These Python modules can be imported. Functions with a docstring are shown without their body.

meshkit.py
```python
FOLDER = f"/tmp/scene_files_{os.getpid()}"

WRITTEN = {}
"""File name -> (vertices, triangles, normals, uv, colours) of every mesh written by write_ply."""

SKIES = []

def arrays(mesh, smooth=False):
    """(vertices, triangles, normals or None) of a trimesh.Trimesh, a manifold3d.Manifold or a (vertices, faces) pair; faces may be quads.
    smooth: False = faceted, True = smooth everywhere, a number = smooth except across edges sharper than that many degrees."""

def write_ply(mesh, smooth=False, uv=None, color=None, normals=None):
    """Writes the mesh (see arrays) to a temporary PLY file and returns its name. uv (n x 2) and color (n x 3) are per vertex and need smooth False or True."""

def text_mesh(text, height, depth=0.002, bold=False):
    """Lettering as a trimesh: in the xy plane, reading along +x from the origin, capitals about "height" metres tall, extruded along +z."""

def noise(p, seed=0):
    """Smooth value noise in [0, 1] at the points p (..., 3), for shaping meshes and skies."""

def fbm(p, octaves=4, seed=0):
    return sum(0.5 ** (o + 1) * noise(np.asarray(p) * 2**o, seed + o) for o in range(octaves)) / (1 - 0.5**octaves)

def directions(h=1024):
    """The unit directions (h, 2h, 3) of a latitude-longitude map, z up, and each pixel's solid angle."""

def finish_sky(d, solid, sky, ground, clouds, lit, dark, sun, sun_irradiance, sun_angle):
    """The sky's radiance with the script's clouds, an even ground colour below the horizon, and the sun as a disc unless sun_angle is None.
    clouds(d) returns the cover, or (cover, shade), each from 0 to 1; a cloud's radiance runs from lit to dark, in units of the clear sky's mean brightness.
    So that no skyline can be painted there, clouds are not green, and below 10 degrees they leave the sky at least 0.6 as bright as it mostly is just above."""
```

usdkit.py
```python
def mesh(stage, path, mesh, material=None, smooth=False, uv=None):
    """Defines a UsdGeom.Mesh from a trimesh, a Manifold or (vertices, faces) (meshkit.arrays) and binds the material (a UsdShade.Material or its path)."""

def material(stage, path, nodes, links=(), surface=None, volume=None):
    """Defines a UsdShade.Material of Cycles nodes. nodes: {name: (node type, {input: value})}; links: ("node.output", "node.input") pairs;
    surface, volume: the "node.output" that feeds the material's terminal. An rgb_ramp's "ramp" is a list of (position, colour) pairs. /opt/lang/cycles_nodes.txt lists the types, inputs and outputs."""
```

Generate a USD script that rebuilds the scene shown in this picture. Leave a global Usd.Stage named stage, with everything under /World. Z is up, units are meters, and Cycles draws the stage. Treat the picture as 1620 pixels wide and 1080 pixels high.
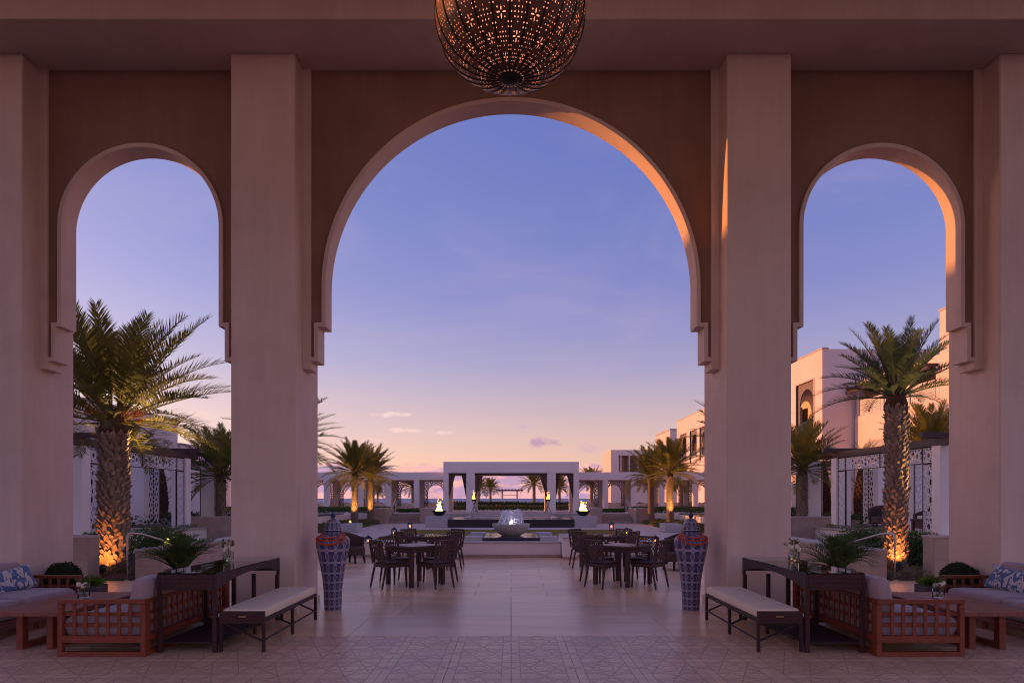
import math, random
import numpy as np
import trimesh, manifold3d, shapely
from shapely import affinity
from shapely.geometry import Polygon, LineString, box as sbox, Point, MultiPolygon
from shapely.ops import unary_union
from scipy.spatial import Voronoi
import usdkit, meshkit
from pxr import Usd, UsdGeom, UsdLux, UsdShade, Gf, Sdf, Vt

stage = Usd.Stage.CreateInMemory()
UsdGeom.SetStageUpAxis(stage, UsdGeom.Tokens.z)
UsdGeom.SetStageMetersPerUnit(stage, 1.0)
UsdGeom.Xform.Define(stage, '/World')
UsdGeom.Scope.Define(stage, '/World/Looks')
PI = math.pi

# ------------------------------------------------------------------ camera
cam = UsdGeom.Camera.Define(stage, '/World/camera')
cam.AddTranslateOp().Set(Gf.Vec3d(0, 0, 1.6))
cam.AddRotateXYZOp().Set(Gf.Vec3f(90, 0, 0))
cam.CreateHorizontalApertureAttr(36.0)
cam.CreateVerticalApertureAttr(24.0)
cam.CreateFocalLengthAttr(24.0)
cam.CreateHorizontalApertureOffsetAttr(0.033)
cam.CreateVerticalApertureOffsetAttr(5.51)
cam.CreateClippingRangeAttr(Gf.Vec2f(0.05, 60000))
cam.CreateExposureAttr(0.66)

# ------------------------------------------------------------------ sky and sun
SUN = np.array([-1.0, 0.25, 0.105]); SUN /= np.linalg.norm(SUN)
SUN_EL = math.asin(SUN[2]); SUN_ROT = math.atan2(SUN[0], SUN[1])
SKY_STRENGTH = 0.1

class G:
    """small helper that writes node graphs"""
    def __init__(self): self.n, self.l, self.k = {}, [], 0
    def add(self, kind, _out=None, **kw):
        self.k += 1; name = f'n{self.k}'; plain = {}
        for k, v in kw.items():
            if isinstance(v, str) and v.startswith('@'): self.l.append((v[1:], f'{name}.{k}'))
            else: plain[k] = v
        self.n[name] = (kind, plain)
        return f'@{name}.{_out}' if _out else name
    def m(self, op, a, b=0.0, c=0.0): return self.add('math', 'value', math_type=op, value1=a, value2=b, value3=c)
    def mixc(self, f, a, b): return self.add('mix', 'color', mix_type='mix', fac=f, color1=a, color2=b)
    def build(self, name, surface=None, volume=None):
        return usdkit.material(stage, '/World/Looks/' + name, self.n, self.l, surface=surface[1:] if surface else None, volume=volume[1:] if volume else None)

def lin(r, g, b):
    f = lambda c: c / 12.92 if c <= 0.04045 else ((c + 0.055) / 1.055) ** 2.4
    return tuple(f(c / 255) for c in (r, g, b))

g = G()
sky = g.add('sky_texture', 'color', sky_type='single_scattering', sun_disc=False, sun_elevation=SUN_EL, sun_rotation=SUN_ROT, altitude=20.0, air_density=1.0, aerosol_density=1.0, ozone_density=2.0)
gen = g.add('texture_coordinate', 'generated')
sep = g.add('separate_xyz', vector=gen)
zz = f'@{sep}.z'
S_ = lambda c: tuple(x / SKY_STRENGTH for x in c)
# the dusk colours seen over the sea; what the clear sky itself gives there is taken off before the two are added
SEEN = [(0.0, (200, 148, 160)), (0.012, (206, 152, 158)), (0.035, (224, 174, 154)), (0.075, (216, 178, 167)), (0.13, (190, 168, 178)), (0.19, (160, 153, 185)),
        (0.28, (131, 134, 186)), (0.38, (112, 122, 182)), (0.5, (101, 113, 177)), (1.0, (110, 115, 172))]
CLEAR_Z = np.sin(np.radians([0, .6, 1.7, 4, 7.4, 13, 18.3, 23.3, 27.9, 36, 43, 51, 61, 90])); CLEAR = np.array([[.14, .10, .04], [.15, .112, .045], [.198, .171, .078], [.195, .223, .156], [.15, .212, .209], [.102, .165, .209], [.078, .133, .188], [.065, .112, .168], [.054, .098, .15], [.045, .08, .13], [.04, .07, .117], [.034, .063, .105], [.031, .056, .095], [.03, .055, .09]])
EXPO = 0.66
SKYC = []
for p_, c_ in SEEN:
    tot = np.array(lin(*c_)) * 1.22 / 2 ** EXPO
    SKYC.append((p_, tuple(np.maximum(tot - np.array([np.interp(p_, CLEAR_Z, CLEAR[:, k]) for k in range(3)]) * np.array([1.7, 1.15, 1.0]), .012))))
ramp = g.add('rgb_ramp', 'color', ramp=[(p, S_(c)) for p, c in SKYC], fac=zz)
skyt = g.add('mix', 'color', mix_type='multiply', fac=1.0, color1=sky, color2=(1.7, 1.15, 1.0))
base = g.add('mix', 'color', mix_type='add', fac=1.0, color1=skyt, color2=ramp)
# low cloud bank over the sea and a few small clouds above it
mp = g.add('mapping', 'vector', vector=gen, scale=(1.0, 1.0, 3.6), location=(0.3, 0.1, 0.02))
cn = g.add('noise_texture', 'fac', vector=mp, scale=13.0, detail=6.0, roughness=0.55)
bandlo = g.add('map_range', 'result', range_type='smoothstep', value=zz, from_min=0.062, from_max=0.030, to_min=0.0, to_max=0.30)
cl = g.m('subtract', g.m('add', cn, bandlo), 0.62)
cl = g.add('map_range', 'result', range_type='smoothstep', value=cl, from_min=0.0, from_max=0.12, to_min=0.0, to_max=0.85)
cl = g.m('multiply', cl, g.add('map_range', 'result', range_type='smoothstep', value=zz, from_min=0.075, from_max=0.045, to_min=0.0, to_max=1.0))
mp3 = g.add('mapping', 'vector', vector=gen, scale=(1.0, 1.0, 4.0), location=(1.7, 0.6, 0.33))
tone = g.add('noise_texture', 'fac', vector=mp3, scale=17.0, detail=5.0, roughness=0.6)
tone = g.add('map_range', 'result', range_type='smoothstep', value=tone, from_min=0.42, from_max=0.58, to_min=0.0, to_max=1.0)
ccol = g.mixc(tone, S_(tuple(np.array(lin(172, 140, 176)) * .80)), S_(tuple(np.array(lin(238, 172, 166)) * .80)))
base = g.mixc(cl, base, ccol)
cu_, cv_ = g.m('divide', f'@{sep}.x', f'@{sep}.y'), g.m('divide', zz, f'@{sep}.y')
fine = g.add('noise_texture', 'fac', vector=g.add('mapping', 'vector', vector=gen, scale=(1.0, 1.0, 2.4)), scale=46.0, detail=6.0, roughness=0.6)
front = g.m('greater_than', f'@{sep}.y', 0.1)
for u0, v0, w_, h_, c_, d_ in ((.046, .082, .040, .013, (176, 138, 166), .85), (.112, .074, .030, .015, (196, 160, 176), .55), (.018, .104, .012, .006, (190, 160, 180), .5),
                               (-.178, .122, .050, .0065, (244, 208, 196), .6), (-.150, .100, .060, .0055, (242, 204, 192), .55), (-.100, .096, .050, .0055, (240, 202, 190), .5), (-.21, .085, .06, .006, (236, 196, 186), .45)):
    du = g.m('divide', g.m('subtract', cu_, u0), w_); dv = g.m('divide', g.m('subtract', cv_, v0), h_)
    r2 = g.m('add', g.m('multiply', du, du), g.m('multiply', dv, dv))
    mk = g.m('subtract', g.m('add', fine, .28), g.m('multiply', r2, .42))
    mk = g.m('multiply', g.m('multiply', g.add('map_range', 'result', range_type='smoothstep', value=mk, from_min=.58, from_max=.86, to_min=0.0, to_max=1.0), d_), front)
    base = g.mixc(mk, base, S_(tuple(np.array(lin(*c_)) * .80)))
hz = g.add('noise_texture', 'fac', vector=g.add('mapping', 'vector', vector=gen, scale=(1.0, 1.0, 2.6)), scale=2.6, detail=6.0, roughness=0.55, distortion=0.6)
hz = g.add('map_range', 'result', range_type='smoothstep', value=hz, from_min=0.47, from_max=0.70, to_min=0.0, to_max=0.17)
base = g.mixc(hz, base, S_(tuple(np.array(lin(196, 170, 196)) * .75)))
bg = g.add('background_shader', 'background', color=base, strength=SKY_STRENGTH)
skymat = g.build('sky_look', surface=bg)
dome = UsdLux.DomeLight.Define(stage, '/World/sky')
UsdShade.MaterialBindingAPI.Apply(dome.GetPrim()).Bind(skymat)
dome.GetPrim().SetCustomDataByKey('kind', 'structure')

sun = UsdLux.DistantLight.Define(stage, '/World/sun')
sun.CreateIntensityAttr(0.80); sun.CreateNormalizeAttr(True); sun.CreateAngleAttr(0.6)
sun.CreateColorAttr(Gf.Vec3f(0.95, 0.34, 0.08))
zax = SUN; xax = np.cross([0, 0, 1], zax); xax /= np.linalg.norm(xax); yax = np.cross(zax, xax)
sun.AddTransformOp().Set(Gf.Matrix4d(*xax, 0, *yax, 0, *zax, 0, 0, 0, 0, 1))

# ------------------------------------------------------------------ naming helpers
USED = {}
def numbered(parent, name):
    k = (parent, name); n = USED.get(k, -1) + 1; USED[k] = n
    return f'{parent}/{name}' if n == 0 else f'{parent}/{name}_{n:03d}'
def tag(o, label=None, cat=None, group=None, kind=None):
    p = o.GetPrim() if hasattr(o, 'GetPrim') else o
    for k, v in (('label', label), ('category', cat), ('group', group), ('kind', kind)):
        if v: p.SetCustomDataByKey(k, v)
    return p
def obj(name, mesh, mat, parent=None, label=None, cat=None, group=None, kind=None, smooth=False, uv=None):
    pp = '/World' if parent is None else str(parent.GetPath())
    if isinstance(mesh, MB): mesh = mesh.get()
    m = usdkit.mesh(stage, numbered(pp, name), mesh, MATS[mat] if isinstance(mat, str) else mat, smooth=smooth, uv=uv)
    return tag(m, label, cat, group, kind)
def thing(name, label, cat, loc=(0, 0, 0), rot=0.0, group=None, scale=None):
    x = UsdGeom.Xform.Define(stage, numbered('/World', name))
    x.AddTranslateOp().Set(Gf.Vec3d(*map(float, loc))); x.AddRotateZOp().Set(float(math.degrees(rot)))
    if scale is not None: x.AddScaleOp().Set(Gf.Vec3f(*((scale,) * 3 if np.ndim(scale) == 0 else scale)))
    return tag(x, label, cat, group)
def base_name(p):
    import re
    return re.sub(r'_[0-9]{3}$', '', p.GetName())
def dup(root, loc, rot=0.0, label=None, group=None, scale=None):
    was = root.GetCustomData()
    r = UsdGeom.Xform.Define(stage, numbered('/World', base_name(root)))
    p = r.GetPrim()
    p.GetReferences().AddInternalReference(root.GetPath())
    ops = UsdGeom.Xformable(p)
    ops.ClearXformOpOrder()
    t = p.CreateAttribute('xformOp:translate', Sdf.ValueTypeNames.Double3); t.Set(Gf.Vec3d(*map(float, loc)))
    rz = p.CreateAttribute('xformOp:rotateZ', Sdf.ValueTypeNames.Float); rz.Set(float(math.degrees(rot)))
    order = ['xformOp:translate', 'xformOp:rotateZ']
    if scale is not None:
        s = p.CreateAttribute('xformOp:scale', Sdf.ValueTypeNames.Float3); s.Set(Gf.Vec3f(*((scale,) * 3 if np.ndim(scale) == 0 else scale))); order.append('xformOp:scale')
    p.CreateAttribute('xformOpOrder', Sdf.ValueTypeNames.TokenArray, False, Sdf.VariabilityUniform).Set(Vt.TokenArray(order))
    p.SetInstanceable(True)
    return tag(p, label or was['label'], was['category'], group or was.get('group'))

# ------------------------------------------------------------------ mesh helpers
def T(x=0, y=0, z=0): return trimesh.transformations.translation_matrix([x, y, z])
def R(a, ax, pt=None): return trimesh.transformations.rotation_matrix(a, ax, pt)
XZ = np.array([[1, 0, 0, 0], [0, 0, -1, 0], [0, 1, 0, 0], [0, 0, 0, 1.0]])   # plan drawing (x, z) stands up, its extrusion runs along -y
YZ = np.array([[0, 0, 1, 0], [1, 0, 0, 0], [0, 1, 0, 0], [0, 0, 0, 1.0]])    # plan drawing (y, z), extrusion along +x
def extr(poly, d):
    gs = [p for p in getattr(poly, 'geoms', [poly]) if isinstance(p, Polygon) and p.area > 1e-7]
    return trimesh.util.concatenate([trimesh.creation.extrude_polygon(p, d, engine='earcut') for p in gs])
def slab_xz(poly, y0, y1):
    m = extr(poly, y1 - y0); m.apply_transform(XZ); m.apply_translation([0, y1, 0]); return m
def slab_yz(poly, x0, x1):
    m = extr(poly, x1 - x0); m.apply_transform(YZ); m.apply_translation([x0, 0, 0]); return m
def slab_xy(poly, z0, z1):
    m = extr(poly, z1 - z0); m.apply_translation([0, 0, z0]); return m
def cbox(x0, x1, y0, y1, z0, z1, c=0.004):
    x0, x1 = min(x0, x1), max(x0, x1); y0, y1 = min(y0, y1), max(y0, y1); z0, z1 = min(z0, z1), max(z0, z1)
    c = min(c, (x1 - x0) * .3, (y1 - y0) * .3, (z1 - z0) * .3)
    if c <= 0:
        m = trimesh.creation.box([x1 - x0, y1 - y0, z1 - z0]); m.apply_translation([(x0 + x1) / 2, (y0 + y1) / 2, (z0 + z1) / 2]); return m
    pts = []
    for X, dx in ((x0, c), (x1, -c)):
        for Y, dy in ((y0, c), (y1, -c)):
            for Z, dz in ((z0, c), (z1, -c)):
                pts += [(X, Y + dy, Z + dz), (X + dx, Y, Z + dz), (X + dx, Y + dy, Z)]
    return trimesh.convex.convex_hull(np.array(pts))
class MB:
    def __init__(self): self.p = []
    def add(self, m): self.p.append(m); return self
    def box(self, *a, c=0.004): self.p.append(cbox(*a, c=c)); return self
    def tube(self, pts, r, n=8, caps=True): self.p.append(tube(pts, r, n, caps)); return self
    def get(self): return trimesh.util.concatenate(self.p)
def tube(pts, r, n=8, caps=True):
    p = np.asarray(pts, float); r = np.broadcast_to(np.asarray(r, float), (len(p),))
    t = np.gradient(p, axis=0); t /= np.linalg.norm(t, axis=1, keepdims=True) + 1e-12
    ref = np.array([0, 0, 1.0]) if abs(t[:, 2]).mean() < 0.9 else np.array([1.0, 0, 0])
    a = np.cross(t, ref); a /= np.linalg.norm(a, axis=1, keepdims=True) + 1e-12
    b = np.cross(t, a); ang = np.arange(n) * 2 * PI / n
    v = p[:, None] + r[:, None, None] * (np.cos(ang)[None, :, None] * a[:, None] + np.sin(ang)[None, :, None] * b[:, None])
    v = v.reshape(-1, 3); f = []
    for i in range(len(p) - 1):
        for j in range(n):
            k = (j + 1) % n; A, B, C, D = i * n + j, i * n + k, (i + 1) * n + k, (i + 1) * n + j
            f += [(A, C, B), (A, D, C)]
    if caps:
        v = np.vstack([v, p[0], p[-1]]); c0, c1 = len(v) - 2, len(v) - 1; o = (len(p) - 1) * n
        for j in range(n):
            k = (j + 1) % n; f += [(c0, j, k), (c1, o + k, o + j)]
    m = trimesh.Trimesh(v, np.array(f), process=False); m.fix_normals() if len(f) < 400 else None
    return m
def lathe(prof, n=48, uvs=None):
    """prof: [(r, z)...]; returns mesh (and uv: angle 0..1, and the given v per ring)"""
    prof = np.asarray(prof, float); ang = np.linspace(0, 2 * PI, n + 1)
    v = np.stack([prof[:, None, 0] * np.cos(ang), prof[:, None, 0] * np.sin(ang), np.broadcast_to(prof[:, None, 1], (len(prof), n + 1))], -1).reshape(-1, 3)
    f = []
    for i in range(len(prof) - 1):
        for j in range(n):
            A, B, C, D = i * (n + 1) + j, i * (n + 1) + j + 1, (i + 1) * (n + 1) + j + 1, (i + 1) * (n + 1) + j
            f += [(A, B, C), (A, C, D)]
    m = trimesh.Trimesh(v, np.array(f), process=False)
    if uvs is None: return m
    uv = np.stack([np.broadcast_to(ang / (2 * PI), (len(prof), n + 1)), np.broadcast_to(np.asarray(uvs)[:, None], (len(prof), n + 1))], -1).reshape(-1, 2)
    return m, uv
def rbox(w, d, h, r, puff=0.0, seed=0, length=0.05, noise=0.0):
    """cushion: hull of spheres, refined, bulged and wrinkled; centred, z from 0"""
    pts = []
    for sx in (-1, 1):
        for sy in (-1, 1):
            for sz in (-1, 1):
                pts.append(manifold3d.Manifold.sphere(r, 16).translate([sx * (w / 2 - r), sy * (d / 2 - r), sz * (h / 2 - r)]))
    m = manifold3d.Manifold.batch_hull(pts).refine_to_length(length)
    mm = m.to_mesh(); v = np.array(mm.vert_properties[:, :3], float); f = np.array(mm.tri_verts)
    u = v / (np.array([w, d, h]) / 2)
    b = np.clip(1 - u[:, 0] ** 2, 0, 1) * np.clip(1 - u[:, 1] ** 2, 0, 1)
    v[:, 2] += puff * b ** .6 * np.sign(u[:, 2]) * np.minimum(1, abs(u[:, 2]) * 1.5)
    if noise:
        v[:, 2] += noise * (meshkit.fbm(np.c_[v[:, 0] * 4, v[:, 1] * 9, v[:, 2] * 4] + seed * 7.3, 3, seed) - .5) * np.sign(u[:, 2])
        v[:, :2] += noise * .6 * (meshkit.fbm(v * 7 + 31 + seed, 2, seed)[:, None] - .5)
    v[:, 2] += h / 2
    return trimesh.Trimesh(v, f, process=False)
def piping(w, d, z, r=.006):
    a, b, c = w / 2 - .012, d / 2 - .012, .05
    pts = [(a - c, -b), (a, -b + c), (a, b - c), (a - c, b), (-a + c, b), (-a, b - c), (-a, -b + c), (-a + c, -b), (a - c, -b)]
    out = []
    for (x0, y0), (x1, y1) in zip(pts[:-1], pts[1:]):
        for q in np.linspace(0, 1, 8)[:-1]: out.append((x0 + (x1 - x0) * q, y0 + (y1 - y0) * q, z + .006 * math.sin(q * 9 + x0 * 5 + y0 * 3)))
    return tube(out + out[:1], r, 6, False)
def pillow(w, h, t, seed=0):
    """scatter pillow standing in the xz plane, thickness along y, pinched edges"""
    n = 18; a = np.linspace(-1, 1, n + 1); X, Z = np.meshgrid(a, a)
    prof = (np.clip(1 - X ** 4, 0, 1) * np.clip(1 - Z ** 4, 0, 1)) ** .5
    sh = 1 - .06 * (1 - abs(X)) ** 2 * 0; px = X * w / 2 * (1 - .07 * (1 - Z ** 2)) ; pz = Z * h / 2 * (1 - .07 * (1 - X ** 2))
    th = t / 2 * prof + .01 * meshkit.fbm(np.stack([X * 3, Z * 3, X * 0 + seed], -1), 3, seed) * prof
    V = np.vstack([np.c_[px.ravel(), th.ravel(), pz.ravel()], np.c_[px.ravel(), -th.ravel(), pz.ravel()]]); f = []
    N = (n + 1) ** 2
    for i in range(n):
        for j in range(n):
            A = i * (n + 1) + j; B, C, D = A + 1, A + n + 2, A + n + 1
            f += [(A, C, B), (A, D, C), (N + A, N + B, N + C), (N + A, N + C, N + D)]
    m = trimesh.Trimesh(V, np.array(f), process=False); m.apply_translation([0, 0, h / 2]); return m

# pierced patterns: star lattice on octagons and squares, and a free net
def star_lines(L, theta=62.0, second=True):
    """eight-pointed {8/3} stars set in octagons, with small squares between them"""
    A = L / 2; a = L * (2 ** .5 - 1) / 2
    M = [(A * math.cos(i * PI / 4), A * math.sin(i * PI / 4)) for i in range(8)]
    Q = [(A + a * math.cos(PI / 4 + i * PI / 2), A + a * math.sin(PI / 4 + i * PI / 2)) for i in range(4)]
    rich = [(M[i], M[(i + 2) % 8]) for i in range(8)] if second else []
    return rich + [(M[i], M[(i + 3) % 8]) for i in range(8)] + [(Q[i], Q[(i + 1) % 4]) for i in range(4)]
LATTICES = {}
def star_lattice(w, h, L, bar, frame=0.0, theta=62.0, ring=True):
    key = (round(w, 4), round(h, 4), L, bar, frame, ring)
    if key in LATTICES: return LATTICES[key]
    cell = unary_union([LineString([a, b]).buffer(bar / 2, cap_style=3) for a, b in star_lines(L, theta, ring)]).simplify(bar * .05)
    nx, nz = int(math.ceil(w / L / 2)) + 1, int(math.ceil(h / L / 2)) + 1
    odd_x, odd_z = int(round(w / L)) % 2 == 0, int(round(h / L)) % 2 == 0
    cells = []
    for i in range(-nx, nx + 1):
        for j in range(-nz, nz + 1):
            ox, oz = (i + .5 * odd_x) * L, (j + .5 * odd_z) * L
            if abs(ox) > w / 2 + L or abs(oz) > h / 2 + L: continue
            cells.append(affinity.translate(cell, ox, oz))
    u = unary_union(cells)
    r = sbox(-w / 2, -h / 2, w / 2, h / 2); u = u.intersection(r)
    if frame: u = unary_union([u, r.difference(r.buffer(-frame, join_style=2))])
    LATTICES[key] = u
    return u
def net(w, h, n, bar, seed, frame=0.0):
    rng = np.random.default_rng(seed); pts = rng.uniform([-w / 2, -h / 2], [w / 2, h / 2], (n, 2))
    for _ in range(2):
        d = pts[:, None] - pts[None]; dist = np.linalg.norm(d, axis=-1) + np.eye(n); 
        push = (d / dist[..., None] ** 3).sum(1); push /= np.linalg.norm(push, axis=1, keepdims=True) + 1e-9
        pts = np.clip(pts + push * .12 * (w * h / n) ** .5, [-w / 2, -h / 2], [w / 2, h / 2])
    allp = np.vstack([pts] + [pts * s + o for s, o in (((-1, 1), (w, 0)), ((-1, 1), (-w, 0)), ((1, -1), (0, h)), ((1, -1), (0, -h)))])
    vo = Voronoi(allp); r = sbox(-w / 2, -h / 2, w / 2, h / 2); cells = []
    for i in range(n):
        reg = vo.regions[vo.point_region[i]]
        if -1 in reg or len(reg) < 3: continue
        c = Polygon(vo.vertices[reg]).intersection(r).buffer(-bar / 2)
        if not c.is_empty: cells.append(c.buffer(-bar * .35).buffer(bar * .35, 3))
    u = r.difference(unary_union(cells))
    if frame: u = unary_union([u, r.difference(r.buffer(-frame, join_style=2))])
    return u.simplify(bar * .08)
def leaf_cloud(pts, size, seed, flat=0.0, aspect=.5):
    """small pointed leaves at the given points"""
    rng = np.random.default_rng(abs(int(seed)) + 1); n = len(pts)
    d = rng.normal(size=(n, 3)); d[:, 2] = abs(d[:, 2]) * (1 - flat) + .2; d /= np.linalg.norm(d, axis=1, keepdims=True)
    o = np.cross(d, rng.normal(size=(n, 3))); o /= np.linalg.norm(o, axis=1, keepdims=True)
    s = size * rng.uniform(.6, 1.3, (n, 1)); nn = np.cross(d, o)
    v = np.stack([pts - d * s * .5, pts + o * s * aspect * .5 + nn * s * .1, pts + d * s * .5, pts - o * s * aspect * .5 + nn * s * .1], 1).reshape(-1, 3)
    f = (np.arange(n) * 4)[:, None, None] + np.array([[0, 1, 2], [0, 2, 3]])
    return trimesh.Trimesh(v, f.reshape(-1, 3), process=False)
def blob_points(n, c, rad, seed, shell=.55):
    rng = np.random.default_rng(seed); d = rng.normal(size=(n, 3)); d /= np.linalg.norm(d, axis=1, keepdims=True)
    r = rng.uniform(shell, 1, (n, 1)) * (1 + .35 * (meshkit.fbm(d * 2.2 + seed, 3, seed)[:, None] - .5))
    return np.array(c) + d * r * np.array(rad)

# ------------------------------------------------------------------ materials
MATS = {}
def pm(name, c1, c2=None, scale=3.0, rough=.8, bump=0.0, bscale=60.0, spec=.3, metallic=0.0, rnd=0.0, detail=4.0, mapping=None, coat=0.0, sheen=0.0):
    g = G(); pos = g.add('geometry', 'position')
    if mapping: pos = g.add('mapping', 'vector', vector=pos, scale=mapping)
    col = c1
    if c2 is not None:
        f = g.add('noise_texture', 'fac', vector=pos, scale=scale, detail=detail, roughness=.6)
        f = g.add('map_range', 'result', value=f, from_min=.3, from_max=.7, to_min=0.0, to_max=1.0, clamp=True)
        col = g.mixc(f, c1, c2)
    if rnd:
        r = g.add('object_info', 'random')
        v = g.m('add', g.m('multiply', r, rnd * 2), 1 - rnd)
        col = g.add('hsv', 'color', value=v, color=col)
    kw = dict(base_color=col, roughness=rough, specular_ior_level=spec, metallic=metallic)
    if coat: kw.update(coat_weight=coat, coat_roughness=.08)
    if sheen: kw.update(sheen_weight=sheen)
    if bump:
        b = g.add('noise_texture', 'fac', vector=pos, scale=bscale, detail=4.0, roughness=.6)
        kw['normal'] = g.add('bump', 'normal', height=b, strength=bump, distance=.01)
    MATS[name] = g.build(name, surface=g.add('principled_bsdf', 'BSDF', **kw)); return MATS[name]

def plaster_mat(name, c1, c2, joint=0.0):
    g = G(); pos = g.add('geometry', 'position')
    f = g.add('noise_texture', 'fac', vector=pos, scale=.9, detail=6.0, roughness=.65)
    f2 = g.add('noise_texture', 'fac', vector=g.add('mapping', 'vector', vector=pos, scale=(3.0, 3.0, .35)), scale=1.6, detail=5.0, roughness=.7)
    mixf = g.add('map_range', 'result', value=g.m('add', g.m('multiply', f, .6), g.m('multiply', f2, .4)), from_min=.36, from_max=.64, to_min=0.0, to_max=1.0, clamp=True)
    col = g.mixc(mixf, c1, c2)
    fine = g.add('noise_texture', 'fac', vector=pos, scale=38.0, detail=5.0, roughness=.7)
    broad = g.add('noise_texture', 'fac', vector=pos, scale=2.2, detail=2.0)
    b1 = g.add('bump', 'normal', height=broad, strength=.25, distance=.02)
    b2 = g.add('bump', 'normal', height=fine, strength=.35, distance=.006, normal=b1)
    MATS[name] = g.build(name, surface=g.add('principled_bsdf', 'BSDF', base_color=col, roughness=.9, specular_ior_level=.2, normal=b2))
plaster_mat('plaster', (.72, .525, .44), (.61, .435, .36))
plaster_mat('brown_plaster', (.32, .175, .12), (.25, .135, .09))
pm('white_plaster', (.84, .74, .68), (.79, .69, .635), .5, .88, .15, 60, .2)
pm('stone_clad', (.46, .34, .27), (.37, .26, .20), 2.6, .75, .2, 40, .3, rnd=.08)
pm('stone_cap', (.52, .42, .36), (.44, .35, .30), 3.0, .7, .15, 50, .3)
pm('paving', (.66, .49, .40), (.58, .42, .34), 1.6, .72, .12, 60, .35)
pm('tile', (.88, .57, .33), (.70, .43, .245), 1.7, .28, .04, 45, .5, rnd=.12, mapping=(.6, 1.6, 1))
pm('tile_light', (.84, .56, .37), (.67, .43, .28), 2.6, .34, .05, 45, .45, rnd=.06)
pm('border_slab', (.84, .55, .34), (.66, .41, .25), 1.6, .28, .04, 45, .5, rnd=.10, mapping=(.35, 1.8, 1))
pm('inlay', (.50, .315, .225), (.43, .26, .18), 5.0, .4)
pm('joint', (.16, .11, .09), rough=.9)
pm('ground_soil', (.16, .12, .085), (.11, .085, .06), .6, .95, .5, 8)
pm('mulch', (.10, .06, .04), (.05, .03, .02), 12, .95, .8, 40)
pm('lawn_grass', (.34, .235, .055), (.25, .185, .045), 6.0, .95, .8, 120)
pm('hill_grass', (.06, .075, .03), (.09, .09, .04), .4, .95)
pm('dark_tile', (.018, .017, .024), (.026, .024, .034), 8, .18, 0, spec=.5)
pm('wood', (.27, .052, .019), (.15, .026, .010), 3.0, .38, .12, 60, .5, mapping=(3, 3, 14), rnd=.08)
pm('table_wood', (.31, .095, .052), (.20, .055, .030), 2.0, .4, .10, 60, .5, mapping=(12, 1.2, 3))
pm('dark_wood', (.065, .026, .03), (.045, .018, .02), 6.0, .5, .1, 60, .4)
pm('dark_frame', (.034, .015, .015), rough=.5, spec=.25)
pm('bronze', (.10, .045, .022), (.035, .016, .010), 14.0, .38, .3, 90, .5, metallic=.75)
pm('bronze_dark', (.028, .014, .012), rough=.45, metallic=.5)
pm('brass', (.55, .33, .12), rough=.35, metallic=.9)
pm('steel', (.50, .42, .36), rough=.38, metallic=.85)
pm('cap_metal', (.62, .55, .50), rough=.35, metallic=.6)
pm('black_metal', (.02, .018, .02), rough=.5, metallic=.4)
pm('hotel_plaster', (.70, .58, .545), (.63, .52, .49), .5, .88, .15, 60, .2)
pm('bowl_metal', (.035, .025, .025), rough=.5, metallic=.3)
pm('cream_cushion', (.86, .68, .49), (.81, .63, .45), 3, .9, .2, 300, .2, sheen=.2)
pm('mauve_cushion', (.43, .30, .31), (.37, .255, .265), 6, .92, .3, 260, .2, sheen=.3)
pm('pale_cushion', (.66, .58, .50), (.60, .52, .45), 6, .92, .2, 200, .2)
pm('bowl_stone', (.62, .54, .49), (.50, .43, .39), 9, .8, .5, 70, .3)
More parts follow.
